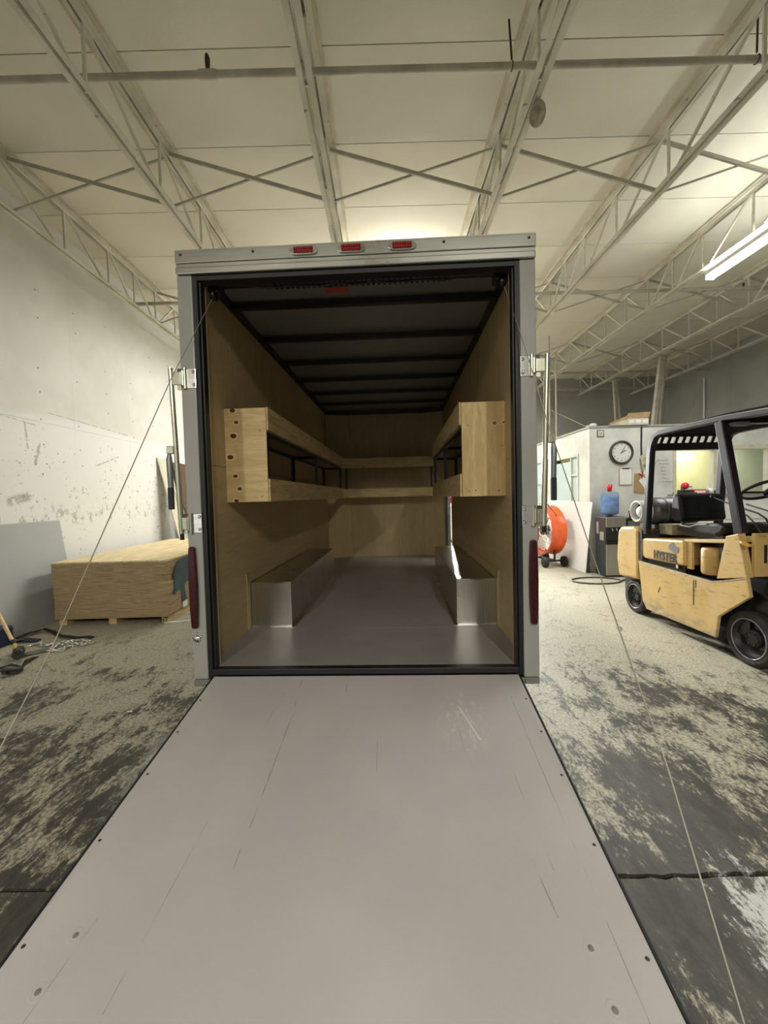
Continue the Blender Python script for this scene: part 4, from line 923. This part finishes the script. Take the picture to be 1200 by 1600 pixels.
# ================================================================== FORKLIFT
F = thing('forklift', 'scuffed yellow forklift with a black overhead guard, at the right edge', 'forklift', (3.27, 3.9, 0))
K = lambda mb, n, m, b=0, par=None: mb.out(n, MT[m], par or F, b)
def K2(mb, n, m, par, b=0):
    o = M(); o.v = [tuple(Vector(v)-F.location) for v in mb.v]; o.f = mb.f; o.s = mb.s
    return o.out(n, MT[m], par, b, shift=False)
K(M().prism([(4.59, .41), (4.97, .385), (5.02, .60), (4.99, .92), (4.93, .985), (4.68, 1.005), (4.60, .97)], 2.83, 3.71, 'x'), 'counterweight', 'yellow', .03)
K(M().prism([(4.535, .64), (4.60, .64), (4.60, .96), (4.545, .97)], 2.845, 3.70, 'x'), 'rear_gap_plate', 'iron')
K(M().box(2.90, 3.64, 3.25, 4.95, .22, .60), 'chassis', 'blackp')
sp = [(4.53, .625), (3.54, .605), (3.40, .64), (3.17, .71), (3.14, .57), (3.44, .33), (3.47, .14), (4.39, .13), (4.46, .21)]
for x0, x1 in ((2.80, 2.83), (3.71, 3.74)): K(M().prism(sp, x0, x1, 'x'), 'side_frame', 'yellow', .006)
for x0, x1 in ((2.83, 2.95), (3.60, 3.71)): K(M().prism([(4.53, .60), (3.54, .585), (3.40, .62), (3.40, .60), (3.54, .565), (4.53, .58)], x0, x1, 'x'), 'step_plate', 'yellow')
# hood, dented, and its side openings
hd_ = K(M().prism([(3.90, .68), (4.50, .665), (4.575, .70), (4.58, .85), (4.54, .885), (3.93, .925), (3.90, .90)], 2.85, 3.70, 'x'), 'engine_hood', 'yellow', .022)
K(M().prism([(3.42, .955), (3.93, .905), (3.93, .935), (3.42, .985)], 2.87, 3.68, 'x'), 'hood_top', 'yellow', .006)
for a_, b_ in (((4.53, .627), (3.54, .609)), ((3.54, .609), (3.40, .643)), ((3.40, .643), (3.17, .712))):
    K(M().beam((2.812, *a_), (2.812, *b_), .030, .008), 'worn_lip', 'worn')
K(M().box(2.797, 2.80, 3.715, 3.72, .36, .585), 'panel_seam', 'ink'); K(M().box(2.797, 2.80, 3.69, 3.693, .52, .59), 'panel_seam', 'ink')
K(M().beam((2.799, 4.20, .36), (2.799, 4.17, .42), .003, .008), 'deep_scratch', 'ink')
K(M().box(3.0, 3.55, 3.42, 3.93, .6, .955), 'engine_block', 'blackp')
K(M().box(2.875, 2.90, 3.84, 3.90, .66, .92), 'hood_post', 'yellow')
K(M().lathe((2.97, 3.70, .64), (0, 0, 1), [(0, 0), (.085, 0), (.095, .02), (.095, .22), (.085, .24), (0, .245)], 24), 'yellow_canister', 'yellow')
K(M().box(2.92, 2.94, 3.47, 3.58, .64, .90), 'dark_hose', 'iron')
K(M().box(2.90, 3.66, 3.95, 4.53, .60, .665), 'hood_gap', 'blackp')
K(M().box(2.875, 2.885, 4.02, 4.05, .60, .67), 'hood_latch', 'chrome')
cu = bpy.data.curves.new('maker_lettering', 'FONT'); cu.body = 'HYSTER'; cu.size = .118; cu.extrude = .0012; cu.offset = .004; cu.space_character = 1.06
o = bpy.data.objects.new('maker_lettering', cu); COL.objects.link(o); o.parent = F; cu.materials.append(MT['ink'])
mt = Matrix(((0, 0, -1, 0), (-1, 0, 0, 0), (0, 1, 0, 0), (0, 0, 0, 1)))
o.matrix_basis = Matrix.Translation((2.8470-3.27, 4.345-3.9, .695)) @ mt @ Matrix.Scale(.80, 4, (1, 0, 0)); text_mesh(o)
K(M().prism([(4.06, .80), (4.12, .83), (4.10, .87), (4.05, .895), (4.02, .86), (3.97, .85), (3.99, .80), (4.02, .785)], 2.8470, 2.8485, 'x'), 'old_decal', 'steelgrey')
for x0, x1 in ((2.80, 2.86), (3.68, 3.74)):
    K(M().prism([(3.37, 1.02), (3.25, 1.055), (3.17, .715), (3.46, .65)], x0, x1, 'x'), 'front_pillar', 'yellow', .006)
K(M().box(2.86, 3.68, 3.165, 3.20, .72, 1.06), 'front_cowl', 'yellow', .006)
K(M().box(2.93, 2.945, 3.155, 3.166, .83, .97), 'cowl_slot', 'ink')
K(M().box(2.86, 3.68, 3.20, 3.34, .99, 1.02), 'floor_plate', 'yellow')
K(M().ribbon([(2.80, 3.22, .985), (2.79, 3.19, .975), (2.80, 3.14, .96)], .03, .02), 'yellow_latch', 'handley', .003)
K(M().box(2.92, 3.62, 2.98, 3.40, .14, .70), 'front_axle_housing', 'blackp')
# wheels
def fwheel(x0, x1, y, z, r, label=None):
    sgn = -1 if x0 < 3.27 else 1; cx = (x0+x1)/2; h = (x1-x0)/2
    tr = K(M().lathe((cx, y, z), (sgn, 0, 0), [(r*.70, -h), (r*.93, -h), (r, -h*.75), (r, h*.75), (r*.94, h), (r*.72, h), (r*.70, h*.9)], 40), 'tyre', 'tyre')
    for i in range(20):
        an = 2*PI*i/20+.1; c_ = Vector((x0 if sgn < 0 else x1, y+math.cos(an)*r*.97, z+math.sin(an)*r*.97)) 
    K2(M().torus((cx+sgn*h*.98, y, z), (1, 0, 0), r*.71, .006, 40, 6), 'rim_edge', 'steelgrey', tr)
    K2(M().lathe((cx, y, z), (sgn, 0, 0), [(r*.70, h*.9), (r*.62, h*.3), (r*.35, h*.15), (r*.33, h*.5), (r*.30, h*.62), (r*.14, h*.66), (0, h*.68)], 32), 'wheel_rim', 'rim', tr)
    for i in range(6):
        an = 2*PI*i/6; K2(M().lathe((cx+sgn*h*.6, y+math.cos(an)*r*.24, z+math.sin(an)*r*.24), (sgn, 0, 0), [(.010, 0), (.010, .012), (0, .013)], 6), 'lug_nut', 'rim', tr)
fwheel(2.86, 3.04, 3.22, .215, .222); fwheel(3.50, 3.68, 3.22, .215, .222); fwheel(2.87, 3.01, 4.72, .19, .192); fwheel(3.53, 3.67, 4.72, .19, .192)
K(M().tube([(2.95, 4.72, .19), (3.6, 4.72, .19)], .04, 10), 'rear_axle', 'blackp'); K(M().tube([(2.95, 3.22, .215), (3.6, 3.22, .215)], .05, 10), 'front_axle', 'blackp')
# overhead guard
for x in (2.88, 3.66):
    K(M().prism([(4.545, .93), (4.475, 1.80), (4.455, 1.92), (4.39, 2.0), (4.28, 2.03), (4.05, 2.037), (3.5, 2.03), (2.95, 2.0), (2.95, 1.95), (3.5, 1.98), (4.05, 1.985), (4.27, 1.98), (4.34, 1.96), (4.385, 1.89), (4.405, 1.80), (4.475, .93)], x-.03, x+.03, 'x'), 'guard_side_rail', 'blackp', .010)
    K(M().beam((x-.02, 3.29, 1.05), (x-.015, 3.50, 1.98), .062, .075, (0, 1, 0)), 'guard_front_post', 'blackp', .006)
K(M().box(2.88, 3.66, 4.40, 4.45, 1.835, 1.912), 'guard_rear_bar', 'blackp', .008); K(M().box(2.88, 3.66, 4.38, 4.43, 1.975, 2.01), 'guard_rear_bar', 'blackp', .008)
for i in range(10):
    x = 2.895+.078*i; K(M().prism([(x-.028, 1.90), (x+.006, 1.90), (x+.038, 1.985), (x+.004, 1.985)], 4.405, 4.42, 'y'), 'rear_slat', 'blackp')
K(M().box(2.87, 3.67, 3.45, 3.53, 1.955, 2.0), 'guard_cross_bar', 'blackp'); K(M().box(2.87, 3.67, 2.93, 2.98, 1.93, 1.99), 'guard_cross_bar', 'blackp')
for i in range(9): K(M().box(2.93+.082*i, 2.985+.082*i, 2.95, 4.38, 1.99, 2.022), 'roof_bar', 'blackm')
K(M().box(2.9, 3.02, 3.40, 3.45, 1.93, 1.96), 'guard_tag', 'greyp')
K(M().prism([(4.36, 2.022), (3.9, 2.045), (3.5, 2.05), (2.96, 2.03), (2.96, 2.022)], 2.90, 3.64, 'x'), 'guard_cover', 'blackm')
K(M().lathe((2.97, 3.13, 2.04), (0, 0, 1), [(0, 0), (.035, 0), (.035, .02), (.028, .025), (.028, .085), (.02, .10), (0, .105)], 18), 'beacon', 'collar')
# seat, tank, controls
K(M().prism([(4.24, 1.08), (4.14, 1.10), (4.18, 1.34), (4.24, 1.37), (4.29, 1.36), (4.31, 1.10)], 3.0, 3.46, 'x'), 'seat_back', 'vinyl', .03)
K(M().prism([(3.62, 1.02), (3.60, 1.08), (3.68, 1.105), (4.10, 1.07), (4.2, 1.05), (4.2, .995), (3.7, .985)], 2.98, 3.48, 'x'), 'seat_cushion', 'vinyl', .025)
K(M().tube([(2.985, 4.15, 1.055), (2.98, 4.02, 1.045), (2.98, 3.92, 1.075), (2.98, 3.8, 1.085)], .005, 6), 'seat_piping', 'collar')
K(M().box(3.02, 3.44, 3.66, 4.15, .955, .99), 'seat_base', 'iron')
K(M().beam((3.05, 4.16, 1.0), (3.05, 4.22, 1.12), .03, .02), 'seat_bracket', 'steelgrey')
tk = K(M().lathe((2.93, 4.70, 1.175), (1, 0, 0), [(0, .05), (.07, .05), (.12, .075), (.15, .12), (.155, .16), (.152, .30), (.155, .31), (.155, .60), (.12, .66), (0, .68)], 32), 'gas_tank', 'tank')
K2(M().lathe((2.88, 4.70, 1.175), (1, 0, 0), [(.118, .13), (.122, 0), (.112, -.005), (.103, 0), (.106, .13)], 32), 'tank_collar', 'collar', tk)
K2(M().lathe((2.88, 4.70, 1.175), (1, 0, 0), [(.104, .012), (.105, .10), (0, .10)], 32), 'collar_shade_disc', 'blackm', tk)  # black disc added as the dark shade inside the open tank collar
K2(M().lathe((2.885, 4.67, 1.17), (1, 0, 0), [(0, .0), (.04, .0), (.065, .02), (.07, .09)], 20), 'tank_valve', 'collar', tk)
K(M().box(3.0, 3.50, 4.56, 4.82, .985, 1.03), 'tank_cradle', 'iron'); K(M().torus((3.15, 4.70, 1.175), (1, 0, 0), .158, .006, 32, 6), 'tank_strap', 'steelgrey')
K(M().box(3.05, 3.45, 4.36, 4.56, .93, 1.04), 'cradle_bracket', 'domew')
sw = Vector((3.30, 3.53, 1.40)); sa = Vector((0, .45, .9)).normalized()
K(M().torus(sw, sa, .19, .013, 40, 8), 'steering_wheel', 'vinyl')
su = sa.cross(Vector((1, 0, 0))).normalized()
for an in (.3, PI-.3, -PI/2): K(M().tube([sw-sa*.03, sw+(Vector((1, 0, 0))*math.cos(an)+su*math.sin(an))*.19], .010, 6), 'wheel_spoke', 'vinyl')
K(M().lathe(sw-sa*.05, sa, [(0, 0), (.045, 0), (.05, .03), (.03, .045), (0, .047)], 16), 'wheel_hub', 'vinyl')
K(M().tube([sw-sa*.04, sw-sa*.30, (3.3, 3.25, 1.03)], .022, 10), 'steering_column', 'blackp')
K(M().box(3.2, 3.5, 3.21, 3.34, 1.02, 1.16), 'dash_box', 'blackp', .01)
K(M().tube([(3.12, 3.90, 1.335), (3.12, 3.68, 1.262), (3.12, 3.43, 1.20), (3.12, 3.36, 1.16), (3.12, 3.27, 1.02)], .007, 8), 'hydraulic_lever', 'blackp')
K(M().ball((3.12, 3.905, 1.338), .022, 12), 'lever_knob', 'vinyl')
K(M().tube([(3.05, 3.62, 1.23), (3.05, 3.45, 1.18), (3.05, 3.38, 1.12), (3.05, 3.30, 1.02)], .006, 8), 'hydraulic_lever', 'blackp')
K(M().tube([(3.19, 3.62, 1.27), (3.19, 3.42, 1.22), (3.19, 3.35, 1.17), (3.19, 3.28, 1.02)], .006, 8), 'hydraulic_lever', 'blackp')
